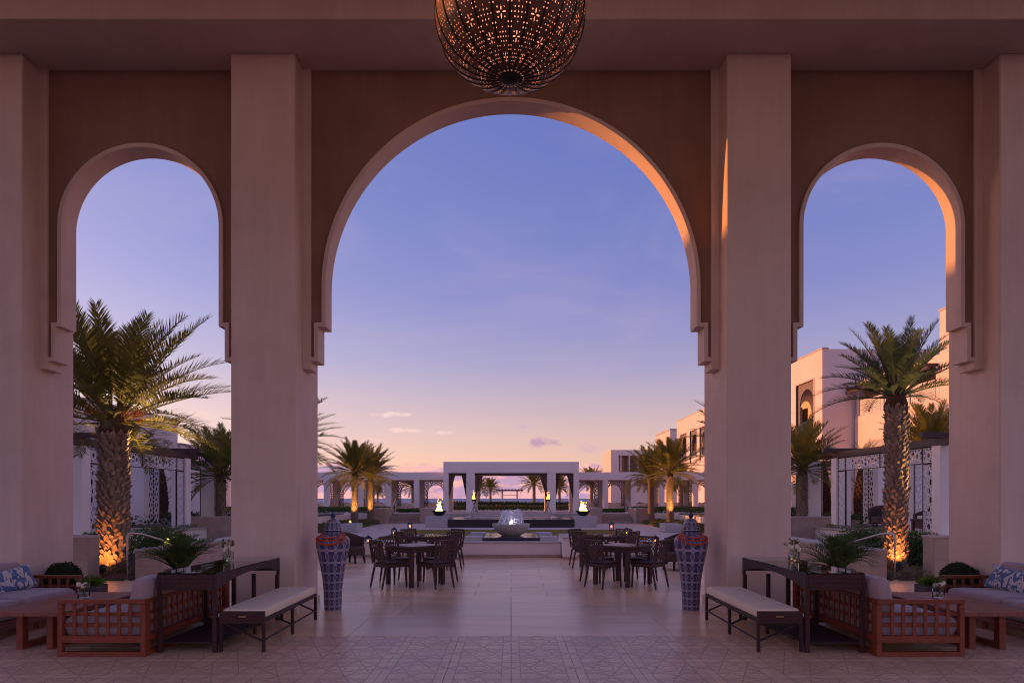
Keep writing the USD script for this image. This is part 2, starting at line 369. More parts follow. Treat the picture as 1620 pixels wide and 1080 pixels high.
pm('concrete', (.50, .45, .43), (.44, .39, .37), 4, .8, .25, 50, .3)
pm('curtain', (.30, .19, .15), (.25, .155, .125), 4, .9, 0)
pm('planter_box', (.11, .085, .09), (.09, .068, .072), 8, .7, .2, 60)
pm('palm_bark', (.24, .175, .13), (.13, .09, .065), 9.0, .92, .7, 50)
pm('leaf_base', (.42, .315, .24), (.22, .155, .115), 14.0, .9, .6, 70, rnd=.25)
pm('fibre', (.10, .05, .032), (.05, .026, .016), 20, .95, .8, 60)
pm('coral', (.62, .09, .03), (.45, .05, .02), 60, .42, .2, 120, .5)
pm('screen_white', (.72, .66, .64), rough=.7)
pm('screen_dark', (.22, .17, .16), rough=.7)
pm('lamp_black', (.03, .03, .04), rough=.6)
pm('candle', (.8, .7, .5), rough=.6)
pm('window_dark', (.10, .075, .07), rough=.15, spec=.6)
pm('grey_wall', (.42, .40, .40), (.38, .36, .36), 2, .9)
pm('white_flower', (.80, .72, .58), (.72, .66, .48), 20, .7)
pm('berries', (.55, .11, .04), (.45, .16, .05), 8, .6)

def leafmat(name, c1, c2, trans=.35, scale=2.0, rough=.55):
    g = G(); pos = g.add('geometry', 'position'); f = g.add('noise_texture', 'fac', vector=pos, scale=scale, detail=3.0)
    isl = g.add('geometry', 'random_per_island')
    f = g.m('add', g.m('multiply', f, .9), g.m('subtract', g.m('multiply', isl, .5), .2))
    f = g.add('clamp', 'result', value=f)
    col = g.mixc(f, c1, c2)
    p = g.add('principled_bsdf', 'BSDF', base_color=col, roughness=rough, specular_ior_level=.35)
    t = g.add('translucent_bsdf', 'BSDF', color=col)
    MATS[name] = g.build(name, surface=g.add('mix_closure', 'closure', fac=trans, closure1=p, closure2=t))
leafmat('palm_leaf', (.165, .145, .028), (.26, .21, .048), .35)
leafmat('palm_leaf_green', (.095, .115, .045), (.15, .165, .07), .3)
leafmat('palm_rachis', (.24, .20, .05), (.28, .22, .07), .1)
leafmat('shrub_leaf', (.065, .11, .025), (.13, .175, .04), .3, 6)
leafmat('pale_leaf', (.20, .20, .085), (.30, .27, .13), .3, 6)
leafmat('box_leaf', (.025, .038, .012), (.05, .065, .02), .2, 12)
leafmat('areca_leaf', (.07, .115, .025), (.13, .17, .045), .35, 5)
leafmat('fresh_leaf', (.16, .26, .03), (.22, .32, .05), .35, 5)
leafmat('hedge_leaf', (.03, .055, .018), (.06, .085, .025), .25, 3)
leafmat('olive_leaf', (.12, .115, .03), (.18, .16, .045), .3, 3)

leafmat('straw_leaf', (.26, .19, .045), (.34, .24, .06), .3, 3)
def emit(name, col, strength):
    g = G(); MATS[name] = g.build(name, surface=g.add('emission', 'emission', color=col, strength=strength))
emit('lamp_glow', (1.0, .40, .10), 14.0)
emit('candle_glow', (1.0, .17, .018), 7.0)
g = G(); tc = g.add('texture_coordinate', 'object'); sp = g.add('separate_xyz', vector=tc)
nz = g.add('noise_texture', 'fac', vector=tc, scale=7.0, detail=3.0)
hh = g.m('add', f'@{sp}.z', g.m('multiply', g.m('subtract', nz, .5), .35))
rp = g.add('rgb_ramp', 'color', ramp=[(0.0, (1.0, .60, .16)), (.30, (1.0, .76, .32)), (.65, (1.0, .62, .18)), (.95, (1.0, .34, .04)), (1.2, (1.0, .2, .02))], fac=hh)
lw = g.add('layer_weight', 'facing', blend=.35)
MATS['flame'] = g.build('flame', surface=g.add('emission', 'emission', color=rp, strength=3.4))

def weave(name, c1, c2, sx, sz):
    """woven cane: rows of alternating strands in object space"""
    g = G(); tc = g.add('geometry', 'position'); s = g.add('separate_xyz', vector=tc)
    u = g.m('multiply', g.m('add', f'@{s}.x', f'@{s}.y'), sx); v = g.m('multiply', f'@{s}.z', sz)
    row = g.m('floor', v); fu = g.m('fraction', g.m('add', u, g.m('multiply', row, .5))); fv = g.m('fraction', v)
    hu = g.m('sine', g.m('multiply', fu, PI)); hv = g.m('sine', g.m('multiply', fv, PI))
    h = g.m('multiply', hu, hv)
    col = g.mixc(h, c2, c1)
    n = g.add('bump', 'normal', height=h, strength=.7, distance=.006)
    MATS[name] = g.build(name, surface=g.add('principled_bsdf', 'BSDF', base_color=col, roughness=.5, specular_ior_level=.28, normal=n))
weave('wicker', (.115, .044, .040), (.026, .010, .010), 55, 75)
weave('wicker_fine', (.16, .088, .070), (.062, .032, .026), 90, 110)
g = G(); tc = g.add('geometry', 'position'); s = g.add('separate_xyz', vector=tc)
u = g.m('multiply', f'@{s}.x', 60.0); v = g.m('multiply', f'@{s}.y', 75.0)
h = g.m('multiply', g.m('sine', g.m('multiply', g.m('fraction', g.m('add', u, g.m('multiply', g.m('floor', v), .5))), PI)), g.m('sine', g.m('multiply', g.m('fraction', v), PI)))
MATS['wicker_flat'] = g.build('wicker_flat', surface=g.add('principled_bsdf', 'BSDF', base_color=g.mixc(h, (.020, .009, .010), (.085, .040, .038)), roughness=.5, specular_ior_level=.3, normal=g.add('bump', 'normal', height=h, strength=.6, distance=.006)))

# glass sheets
g = G(); tr = g.add('transparent_bsdf', 'BSDF', color=(.80, .86, .86)); gl = g.add('glossy_bsdf', 'BSDF', color=(1, 1, 1), roughness=.015)
MATS['glass'] = g.build('glass', surface=g.add('mix_closure', 'closure', fac=g.add('fresnel', 'fac', IOR=1.5), closure1=tr, closure2=gl))
g = G(); tr = g.add('transparent_bsdf', 'BSDF', color=(.95, .98, .98)); gl = g.add('glossy_bsdf', 'BSDF', color=(1, 1, 1), roughness=.01)
MATS['clear_glass'] = g.build('clear_glass', surface=g.add('mix_closure', 'closure', fac=g.add('fresnel', 'fac', IOR=1.18), closure1=tr, closure2=gl))
# still pool water and sea
def water(name, col, scale, strength, rough):
    g = G(); pos = g.add('geometry', 'position'); n = g.add('noise_texture', 'fac', vector=pos, scale=scale, detail=4.0)
    MATS[name] = g.build(name, surface=g.add('principled_bsdf', 'BSDF', base_color=col, roughness=rough, specular_ior_level=.5, ior=1.33, normal=g.add('bump', 'normal', height=n, strength=strength, distance=.02)))
water('pool_water', (.022, .022, .034), 7.0, .35, .04)
water('sea_water', (.085, .12, .24), .08, .6, .45)
g = G(); p = g.add('principled_bsdf', 'BSDF', base_color=(.95, .95, .97), roughness=.5, specular_ior_level=.6); t = g.add('transparent_bsdf', 'BSDF', color=(1, 1, 1))
tl = g.add('translucent_bsdf', 'BSDF', color=(.9, .9, .95))
MATS['spray'] = g.build('spray', surface=g.add('mix_closure', 'closure', fac=.05, closure1=g.add('mix_closure', 'closure', fac=.5, closure1=p, closure2=tl), closure2=t))

# leaf print on the blue pillows
g = G(); tc = g.add('geometry', 'position'); mpv = g.add('mapping', 'vector', vector=tc, rotation=(.5, .9, .4), scale=(1.0, 2.2, 1.0))
vo = g.add('noise_texture', 'fac', vector=mpv, scale=6.5, detail=2.5, roughness=.5, distortion=1.6)
ln = g.add('wave_texture', 'fac', wave_type='bands', bands_direction='diagonal', vector=mpv, scale=16.0, distortion=7.0, detail=2.0)
msk = g.add('map_range', 'result', value=vo, from_min=.515, from_max=.54, to_min=0.0, to_max=1.0, clamp=True)
blue = g.mixc(g.add('map_range', 'result', value=ln, from_min=.3, from_max=.8, to_min=0.0, to_max=1.0, clamp=True), (.09, .14, .30), (.16, .21, .36))
MATS['blue_print'] = g.build('blue_print', surface=g.add('principled_bsdf', 'BSDF', base_color=g.mixc(msk, blue, (.62, .55, .54)), roughness=.9, specular_ior_level=.2))
pm('navy_cushion', (.045, .06, .11), (.06, .075, .13), 12, .9, .2, 200)

# overlapping circles glazed on the tall jars
def rings_material(name, rot):
    """rows of overlapping circles; st: columns are .65 of a row wide"""
    g = G(); uv = g.add('uvmap', 'UV', attribute='st'); s = g.add('separate_xyz', vector=uv)
    u, v = f'@{s}.x', f'@{s}.y'
    fu = g.m('multiply', g.m('subtract', g.m('fraction', g.m('multiply', u, 11.0)), .5), .65); fv = g.m('subtract', g.m('fraction', v), .5)
    side = g.m('subtract', g.m('absolute', fu), .65)
    dist = lambda a, b: g.m('sqrt', g.m('add', g.m('multiply', a, a), g.m('multiply', b, b)))
    edge = lambda d, r, w: g.add('map_range', 'result', value=g.m('absolute', g.m('subtract', d, r)), from_min=w * 1.5, from_max=w * .6, to_min=0.0, to_max=1.0, clamp=True)
    d1, d2 = dist(fu, fv), dist(side, fv)
    line = g.m('maximum', edge(d1, .478, .016), edge(d2, .478, .016))
    lens = g.m('multiply', g.m('less_than', d1, .478), g.m('less_than', d2, .478))
    inside = g.m('maximum', g.m('less_than', d1, .42), g.m('less_than', d2, .42))
    core = g.add('map_range', 'result', value=d1, from_min=.20, from_max=.13, to_min=0.0, to_max=1.0, clamp=True)
    rim2 = edge(d1, .24, .014)
    blot = g.add('noise_texture', 'fac', vector=g.add('geometry', 'position'), scale=24.0, detail=3.0)
    deep = g.mixc(blot, (.034, .034, .095), (.085, .075, .155))
    pale = g.mixc(blot, (.16, .15, .27), (.30, .26, .36))
    col = g.mixc(inside, pale, deep); col = g.mixc(g.m('multiply', lens, .75), col, (.17, .14, .26))
    col = g.mixc(g.m('multiply', core, .55), col, (.10, .08, .16)); col = g.mixc(g.m('multiply', rim2, .35), col, (.02, .02, .07)); col = g.mixc(line, col, (.46, .36, .37))
    MATS[name] = g.build(name, surface=g.add('principled_bsdf', 'BSDF', base_color=col, roughness=.28, specular_ior_level=.5))
rings_material('jar_glaze', 0)
pm('jar_blue', (.022, .03, .12), (.035, .04, .14), 20, .25)
pm('jar_pale', (.30, .27, .38), (.20, .19, .30), 14, .3)

# pierced copper of the great lantern: petals and rows of dots cut through the sheet
g = G(); uv = g.add('uvmap', 'UV', attribute='st'); s = g.add('separate_xyz', vector=uv)
u = g.m('multiply', f'@{s}.x', 24.0); v = f'@{s}.y'
x = g.m('subtract', g.m('fraction', u), .5); y = g.m('subtract', g.m('fraction', v), .5)
ax, ay = g.m('absolute', x), g.m('absolute', y)
def ell(a, b):
    p = g.m('divide', g.m('subtract', a, .17), .10); q = g.m('divide', b, .034)
    return g.m('less_than', g.m('add', g.m('multiply', p, p), g.m('multiply', q, q)), 1.0)
petal = g.m('maximum', ell(ax, ay), ell(ay, ax))
d5x = g.m('subtract', g.m('fraction', g.m('multiply', u, 5.0)), .5); d5y = g.m('subtract', g.m('fraction', g.m('multiply', v, 5.0)), .5)
dot = g.m('less_than', g.m('add', g.m('multiply', d5x, d5x), g.m('multiply', d5y, d5y)), .026)
chk = g.m('modulo', g.m('add', g.m('floor', u), g.m('floor', v)), 2.0)
diag = g.m('absolute', g.m('subtract', ax, ay))
band = g.m('less_than', diag, .13); 
dots = g.m('multiply', dot, g.m('maximum', g.m('multiply', chk, g.m('less_than', g.m('add', ax, ay), .46)), g.m('multiply', band, g.m('greater_than', g.m('add', ax, ay), .36))))
hole = g.m('maximum', g.m('multiply', petal, g.m('subtract', 1.0, chk)), dots)
nb = g.add('noise_texture', 'fac', vector=g.add('geometry', 'position'), scale=16.0, detail=4.0)
col = g.mixc(nb, (.085, .032, .019), (.24, .092, .046))
pr = g.add('principled_bsdf', 'BSDF', base_color=col, roughness=.5, metallic=.1, specular_ior_level=.35)
MATS['pierced_copper'] = g.build('pierced_copper', surface=g.add('mix_closure', 'closure', fac=hole, closure1=pr, closure2=g.add('transparent_bsdf', 'BSDF', color=(1, 1, 1))))

# ================================================================== GROUND, SEA
def sheet(x0, x1, y0, y1, z, th=.05): return cbox(x0, x1, y0, y1, z - th, z, c=0)
gv = []; 
ys = [-260, -20, 10.5, 40, 76, 90, 130]; zs = [-.13, -.13, -.13, -.13, -.2, -3.0, -14.0]
for yy, z in zip(ys, zs): gv += [(-320, yy, z), (320, yy, z)]
gf = []
for i in range(len(ys) - 1): a = 2 * i; gf += [(a, a + 1, a + 3), (a, a + 3, a + 2)]
obj('ground', trimesh.Trimesh(np.array(gv, float), np.array(gf), process=False), 'ground_soil', kind='structure')
sea = trimesh.Trimesh(np.array([(-40000, 95, -8), (40000, 95, -8), (40000, 45000, -8), (-40000, 45000, -8)], float), np.array([(0, 1, 2), (0, 2, 3)]), process=False)
obj('sea', sea, 'sea_water', kind='structure')

# ================================================================== PORTICO
YP0, YP1, YF, YB, ZC = 9.44, 10.55, 9.78, 10.12, 7.745
portico = thing('portico', 'tall plaster portico of three round arches framing the view', 'portico')
for s in (-1, 1):
    for x0, x1 in ((2.985, 3.876), (6.76, 7.66)):
        p = obj('pier', cbox(s * x0, s * x1, YP0, YP1, 0, ZC, c=.012), 'plaster', portico)
        obj('plinth', slab_xy(sbox(min(s * x0, s * x1) - .025, YP0 - .025, max(s * x0, s * x1) + .025, YP1 + .025).difference(sbox(min(s * x0, s * x1) + .01, YP0 + .01, max(s * x0, s * x1) - .01, YP1 - .01)), 0.0, .115), 'plaster', p)
obj('lintel_beam', cbox(-9.5, 9.5, 8.755, YP1 + .02, ZC, 9.4, c=.01), 'plaster', portico)
def arch_screen(cx, xo, steps, R_, ztop, s):
    zc = ztop - R_
    xi, x2, x3 = steps      # half widths of the reveal, of the corbel and of the small lower corbel
    z1, z2, z3 = 4.06, 3.565, 3.45
    circ = Point(0, zc).buffer(R_, 64)
    hole = unary_union([circ, sbox(-xi, z1 - .001, xi, zc), sbox(-x2, z2 - .001, x2, z1), sbox(-x3, z3 - .001, x3, z2), sbox(-xo - 1, 0, xo + 1, z3)])
    full = sbox(-xo, z3, xo, ZC).difference(hole)
    band = hole.buffer(.058, join_style=2).intersection(full)
    strips = unary_union([sbox(-xo, z3, -xo + .115, ZC), sbox(xo - .115, z3, xo, ZC)]).intersection(full)
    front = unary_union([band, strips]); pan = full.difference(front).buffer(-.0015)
    mv = lambda p: affinity.translate(p, cx, 0)
    obj('arch_wall', slab_xz(mv(full), YF + .042, YB), 'plaster', portico, smooth=30)
    obj('archivolt', slab_xz(mv(front), YF, YF + .040), 'plaster', portico, smooth=30)
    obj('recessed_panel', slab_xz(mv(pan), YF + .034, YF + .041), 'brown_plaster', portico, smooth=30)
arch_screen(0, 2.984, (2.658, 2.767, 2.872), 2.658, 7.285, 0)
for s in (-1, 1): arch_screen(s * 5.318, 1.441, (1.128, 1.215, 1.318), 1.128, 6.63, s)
tag(obj('portico_ceiling', cbox(-9.5, 9.5, -2.5, 8.753, 8.75, 9.2, c=0), 'plaster'), kind='structure')

# ------------------------------------------------------------------ floor inside and terrace
fl = obj('floor', cbox(-9.5, 9.5, -3, 10.56, -.12, -.012, c=0), 'joint', kind='structure')
PT = .6
seg_in = [LineString([a, b]) for a, b in star_lines(PT, 64)]
patt = unary_union(seg_in + [affinity.translate(l, dx, dy) for l in seg_in for dx, dy in ((-PT, 0), (0, -PT), (-PT, -PT))] + [Point(0, 0).buffer(PT * .12, 8).exterior]).buffer(.0050, cap_style=2)
patt = patt.intersection(sbox(-PT / 2 + .004, -PT / 2 + .004, PT / 2 - .004, PT / 2 - .004)).simplify(.0008)
rng = np.random.default_rng(3)
for j in range(4):
    y1 = 7.95 - j * PT; y0 = y1 - PT
    for i in range(-10, 10):
        x0 = i * PT
        dz = rng.uniform(-.0012, .0008)
        t = obj('tile', cbox(x0 + .002, x0 + PT - .002, y0 + .002, y1 - .002, -.012, dz, c=.0015), 'tile_light', fl)
        m = slab_xy(affinity.translate(patt, x0 + PT / 2, (y0 + y1) / 2), dz - .002, dz + .0005)
        obj('inlay', m, 'inlay', t)
for y0, y1, w in ((7.955, 9.268, 1.9), (9.275, 10.558, 1.55)):
    n = int(9 / w) + 1
    for i in range(-n, n):
        obj('border_slab', cbox(i * w + .003, (i + 1) * w - .003, y0, y1, -.012, rng.uniform(-.0015, .001), c=.002), 'border_slab', fl)
tp = obj('terrace', cbox(-11, 11, 10.56, 18.4, -.12, -.012, c=0), 'joint', kind='structure')
for j in range(13):
    y0 = 10.565 + j * .602; y1 = y0 + .598
    for i in range(-8, 8):
        x0 = i * 1.2 + (.6 if j % 2 else 0)
        if x0 > 8.6: continue
        obj('paving_slab', cbox(x0 + .002, x0 + 1.198, y0, min(y1, 18.39), -.012, rng.uniform(-.0015, .001), c=.002), 'tile', tp)

# ================================================================== FURNITURE (both sides mirror each other)
SIDE = {-1: 'left', 1: 'right'}
def X(s, a, b): return (min(s * a, s * b), max(s * a, s * b))
def slats_panel(parent, s, axis, fixed, a0, a1, z0, z1, n, th=.035):
    """woven timber grid: end rails, uprights and two cross slats each a piece of its own; axis 'x' or 'y' is the run"""
    def put(name, u0, u1, w0, w1, q0, q1):
        if axis == 'x': obj(name, cbox(*X(s, u0, u1), fixed + w0, fixed + w1, q0, q1), 'wood', parent)
        else: obj(name, cbox(*X(s, fixed + w0, fixed + w1), u0, u1, q0, q1), 'wood', parent)
    put('top_rail', a0, a1, -.030, .030, z1 - .042, z1)
    put('bottom_rail', a0 + .045, a1 - .045, -.024, .024, z0, z0 + .07)
    put('floor_rail', a0 + .045, a1 - .045, -.026, .026, .001, .05)
    for e in (a0, a1 - .05): put('post', e, e + .05, -.028, .028, .0, z1 - .043)
    gap = (a1 - a0 - .1) / (n + 1)
    for k in range(n):
        c = a0 + .05 + gap * (k + 1); put('upright_slat', c - .019, c + .019, -.017, -.001, z0 + .071, z1 - .043)
    hz = (z1 - .042 - z0 - .07) / 3
    for k in (1, 2):
        zc_ = z0 + .07 + hz * k; put('cross_slat', a0 + .05, a1 - .05, .0, .016, zc_ - .019, zc_ + .019)
def place(m, x, y, z, rot=0.0):
    m = m.copy()
    if rot: m.apply_transform(R(rot, [0, 0, 1]))
    m.apply_translation([x, y, z]); return m

for s in (-1, 1):
    sd = SIDE[s]
    # sofa whose back stands against the long bar table
    so = thing('lattice_sofa', f'mahogany lattice sofa with its back against the {sd} wicker bar table', 'sofa', group=None)
    x0, x1, y0, y1 = 3.70, 4.59, 6.90, 8.98
    slats_panel(so, s, 'x', y0 + .03, x0, x1, .14, .575, 6)
    slats_panel(so, s, 'x', y1 - .03, x0, x1, .14, .575, 6)
    slats_panel(so, s, 'y', x0 + .03, y0 + .062, y1 - .062, .14, .575, 14)
    obj('seat_deck', cbox(*X(s, x0 + .06, x1 - .01), y0 + .07, y1 - .07, .15, .185), 'wood', so)
    obj('front_rail', cbox(*X(s, x1 - .04, x1), y0 + .065, y1 - .065, .10, .149), 'wood', so)
    for k in range(2):
        ya, yb = y0 + .065 + k * .975, y0 + .065 + (k + 1) * .975 - .01
        c = rbox(.80, yb - ya, .20, .06, .012, k, noise=.02); sc_ = obj('seat_cushion', place(c, s * (x0 + .46), (ya + yb) / 2, .19), 'mauve_cushion', so, smooth=True); obj('piping', place(piping(.80, yb - ya, .155), s * (x0 + .46), (ya + yb) / 2, .19), 'mauve_cushion', sc_, smooth=True)
        c = rbox(.19, yb - ya - .01, .40, .07, 0, k + 4, noise=.02); c.apply_transform(R(s * -.16, [0, 1, 0])); obj('back_cushion', place(c, s * (x0 + .155), (ya + yb) / 2, .385), 'mauve_cushion', so, smooth=True)
    for k, yy in enumerate((7.52,)):
        p = pillow(.44, .40, .13, 5 + k); p.apply_transform(R(PI / 2, [0, 0, 1])); p.apply_transform(R(s * -.35, [0, 1, 0]))
        obj('navy_pillow', place(p, s * (x0 + .34), yy, .40), 'navy_cushion', None, f'dark navy pillow leaning inside the {sd} lattice sofa by the bar table', 'pillow', smooth=True)
    # outer sofa
    so = thing('lattice_sofa', f'mahogany lattice sofa with mauve seat at the far {sd} edge of the photo', 'sofa')
    x0, x1, y0, y1 = 5.77, 6.70, 7.05, 9.18
    slats_panel(so, s, 'x', y0 + .03, x0, x1, .14, .575, 6)
    slats_panel(so, s, 'x', y1 - .03, x0, x1, .14, .575, 6)
    slats_panel(so, s, 'y', x1 - .03, y0 + .062, y1 - .062, .14, .575, 14)
    obj('seat_deck', cbox(*X(s, x0 + .01, x1 - .06), y0 + .07, y1 - .07, .15, .185), 'wood', so)
    obj('front_rail', cbox(*X(s, x0, x0 + .04), y0 + .065, y1 - .065, .10, .149), 'wood', so)
    for k in range(2): obj('leg', cbox(*X(s, x0 + .04, x0 + .11), y0 + .6 + k * .75, y0 + .67 + k * .75, .0, .149), 'wood', so)
    for k in range(2):
        ya, yb = y0 + .065 + k * 1.0, y0 + .065 + (k + 1) * 1.0 - .01
        c = rbox(.80, yb - ya, .22, .07, .02, k + 8, noise=.03); sc_ = obj('seat_cushion', place(c, s * (x0 + .42), (ya + yb) / 2, .19), 'mauve_cushion', so, smooth=True); obj('piping', place(piping(.80, yb - ya, .17), s * (x0 + .42), (ya + yb) / 2, .19), 'mauve_cushion', sc_, smooth=True)
        c = rbox(.19, yb - ya - .01, .40, .07, 0, k + 14, noise=.02); c.apply_transform(R(s * .14, [0, 1, 0])); obj('back_cushion', place(c, s * (x1 - .155), (ya + yb) / 2, .37), 'mauve_cushion', so, smooth=True)
    p = pillow(.66, .32, .17, 2 + s); p.apply_transform(R(s * .35, [1, 0, 0] if False else [0, 0, 1])); p.apply_transform(R(PI / 2 + s * .12, [0, 0, 1])); p.apply_transform(R(s * .42, [0, 1, 0]))
    obj('printed_pillow', place(p, s * (x1 - .40), 8.62, .40), 'blue_print', None, f'blue and white leaf print pillow on the far {sd} sofa', 'pillow', smooth=True)
    # coffee table
    ct = thing('coffee_table', f'low reddish wood coffee table between the two {sd} sofas', 'coffee table')
    for k in range(4): obj('top_plank', cbox(*X(s, 4.66 + k * .198, 4.66 + (k + 1) * .198 - .002), 7.08, 8.62, .375, .42, c=.003), 'table_wood', ct)
    for a in (4.86, 5.18):
        L = MB().box(*X(s, a, a + .07), 7.24, 7.33, 0, .373).box(*X(s, a, a + .07), 8.36, 8.45, 0, .373).box(*X(s, a + .002, a + .068), 7.331, 8.359, .001, .065)
        obj('sled_leg', L, 'wood', ct)
    # bar table
    bt = thing('bar_table', f'long wicker bar table with glass top in front of the {sd} inner pier', 'table')
    x0, x1, y0, y1, zt = 3.055, 3.675, 7.08, 9.02, .826
    ap = sbox(y0, .62, y1, zt - .012)
    yy = np.linspace(y0 + .05, y1 - .05, 25); arch = [(a, .655 + .095 * max(0.0, math.sin(PI * (a - y0 - .05) / (y1 - y0 - .1))) ** .8) for a in yy]
    apr = Polygon([(y0, zt - .012), (y1, zt - .012), (y1, .60), (y1 - .05, .60)] + arch[::-1] + [(y0 + .05, .60), (y0, .60)])
    obj('long_apron', slab_yz(apr, *X(s, x0, x0 + .03)), 'wicker', bt); obj('long_apron', slab_yz(apr, *X(s, x1 - .03, x1)), 'wicker', bt)
    for ya, yb in ((y0, y0 + .03), (y1 - .03, y1)): obj('end_apron', cbox(*X(s, x0 + .031, x1 - .031), ya, yb, .65, zt - .012), 'wicker', bt)
    obj('wicker_top', cbox(*X(s, x0 + .031, x1 - .031), y0 + .031, y1 - .031, zt - .035, zt - .014), 'wicker_flat', bt)
    obj('glass_top', cbox(*X(s, x0 + .004, x1 - .004), y0 + .004, y1 - .004, zt - .010, zt, c=.002), 'glass', bt)
    for xx in (x0, x1 - .05):
        for ya in (y0, y1 - .05): obj('leg', cbox(*X(s, xx + .002, xx + .048), ya + .002, ya + .048, 0, .60), 'wicker', bt)
    for xx in (x0 + .003, x1 - .045): obj('leg', cbox(*X(s, xx, xx + .042), (y0 + y1) / 2 + .1, (y0 + y1) / 2 + .142, .1, .70), 'dark_frame', bt)
    obj('lower_shelf', cbox(*X(s, x0 + .012, x1 - .012), y0 + .052, y1 - .052, .075, .105), 'wicker_flat', bt)
    # padded bench
    be = thing('padded_bench', f'dark bench with long cream cushion beside the {sd} bar table', 'bench')
    x0, x1, y0, y1 = 2.565, 3.035, 7.10, 9.02
    cu = rbox(x1 - x0 - .012, y1 - y0 - .075, .095, .03, .008, 3 + s, noise=.006); obj('cushion', place(cu, s * (x0 + x1) / 2, (y0 + y1) / 2 + .012, .348), 'cream_cushion', be, smooth=True)
    obj('end_panel', slab_xz(sbox(*(X(s, x0, x1)[0], .30, X(s, x0, x1)[1], .425)).difference(sbox(s * (x0 + .235) - .045, .352, s * (x0 + .235) + .045, .378)), y0, y0 + .026), 'wicker', be)
    obj('handle', cbox(s * (x0 + .235) - .045, s * (x0 + .235) + .045, y0 + .008, y0 + .020, .362, .377, c=.002), 'brass', be)
    for xx in (x0, x1 - .024):
        obj('side_rail', cbox(*X(s, xx, xx + .024), y0 + .027, y1, .305, .347), 'dark_frame', be)
        for q, ya in enumerate((y0 + .002, (y0 + y1) / 2 - .02, y1 - .036)): obj('leg', cbox(*X(s, xx - .002, xx + .030), ya, ya + .034, 0, .303), 'dark_frame', be)
        obj('stretcher', cbox(*X(s, xx + .004, xx + .020), y0 + .037, y1 - .037, .115, .135), 'dark_frame', be)
    for q, ya in enumerate((y0 + .006, (y0 + y1) / 2 - .014, y1 - .03)):
        obj('cross_brace', tube([(s * (x0 + .03), ya + .012, .12), (s * (x1 - .03), ya + .012, .30)], .011, 6), 'dark_frame', be)
        obj('cross_brace', tube([(s * (x0 + .03), ya + .030, .30), (s * (x1 - .03), ya + .030, .12)], .011, 6), 'dark_frame', be)

# glass vases with white tulips
def tulip_vase(x, y, z, label, sc=1.0, seed=0):
    v = thing('flower_vase', label, 'vase', (x, y, z), 0, None, sc)
    obj('glass_body', lathe([(0, 0), (.058, 0), (.062, .006), (.064, .12), (.0605, .12), (.058, .014), (0, .014)], 24), 'clear_glass', v, smooth=40)
    obj('water', lathe([(0, .016), (.0565, .016), (.059, .07), (0, .07)], 20), 'clear_glass', v, smooth=40)
    rng = np.random.default_rng(seed)
    for k in range(5):
        a = rng.uniform(0, 6.28); r = rng.uniform(.01, .045); h = rng.uniform(.125, .165); tip = np.array([math.cos(a) * r * 1.3, math.sin(a) * r * 1.3, h])
        obj('stem', tube([(math.cos(a + 2) * .03, math.sin(a + 2) * .03, .02), tip * .6, tip], .0035, 5), 'fresh_leaf' if k % 2 else 'shrub_leaf', v)
        fl_ = lathe([(.004, 0), (.020, .012), (.026, .030), (.020, .050), (.004, .060)], 10); fl_.apply_transform(R(rng.uniform(-.5, .5), [1, .4, 0])); fl_.apply_translation(tip - [0, 0, .01])
        obj('tulip', fl_, 'white_flower', v, smooth=True)
    for k in range(9):
        a = rng.uniform(0, 6.28); st = np.array([math.cos(a) * .03, math.sin(a) * .03, .12]); en = np.array([math.cos(a) * .07, math.sin(a) * .07, rng.uniform(.16, .26)])
        obj('twig', MB().tube([st, (st + en) / 2 + [0, 0, .01], en], .0015, 4).add(leaf_cloud(en + rng.normal(size=(7, 3)) * .014, .034, k + seed, 0, .75)), 'olive_leaf', v)
for s in (-1, 1):
    tulip_vase(s * 3.46, 8.35, .826, f'glass vase of white tulips on the {SIDE[s]} bar table', 1.0, 3 + s)
    tulip_vase(s * 5.02, 8.02, .42, f'glass vase of white tulips on the {SIDE[s]} coffee table', 1.0, 8 + s)

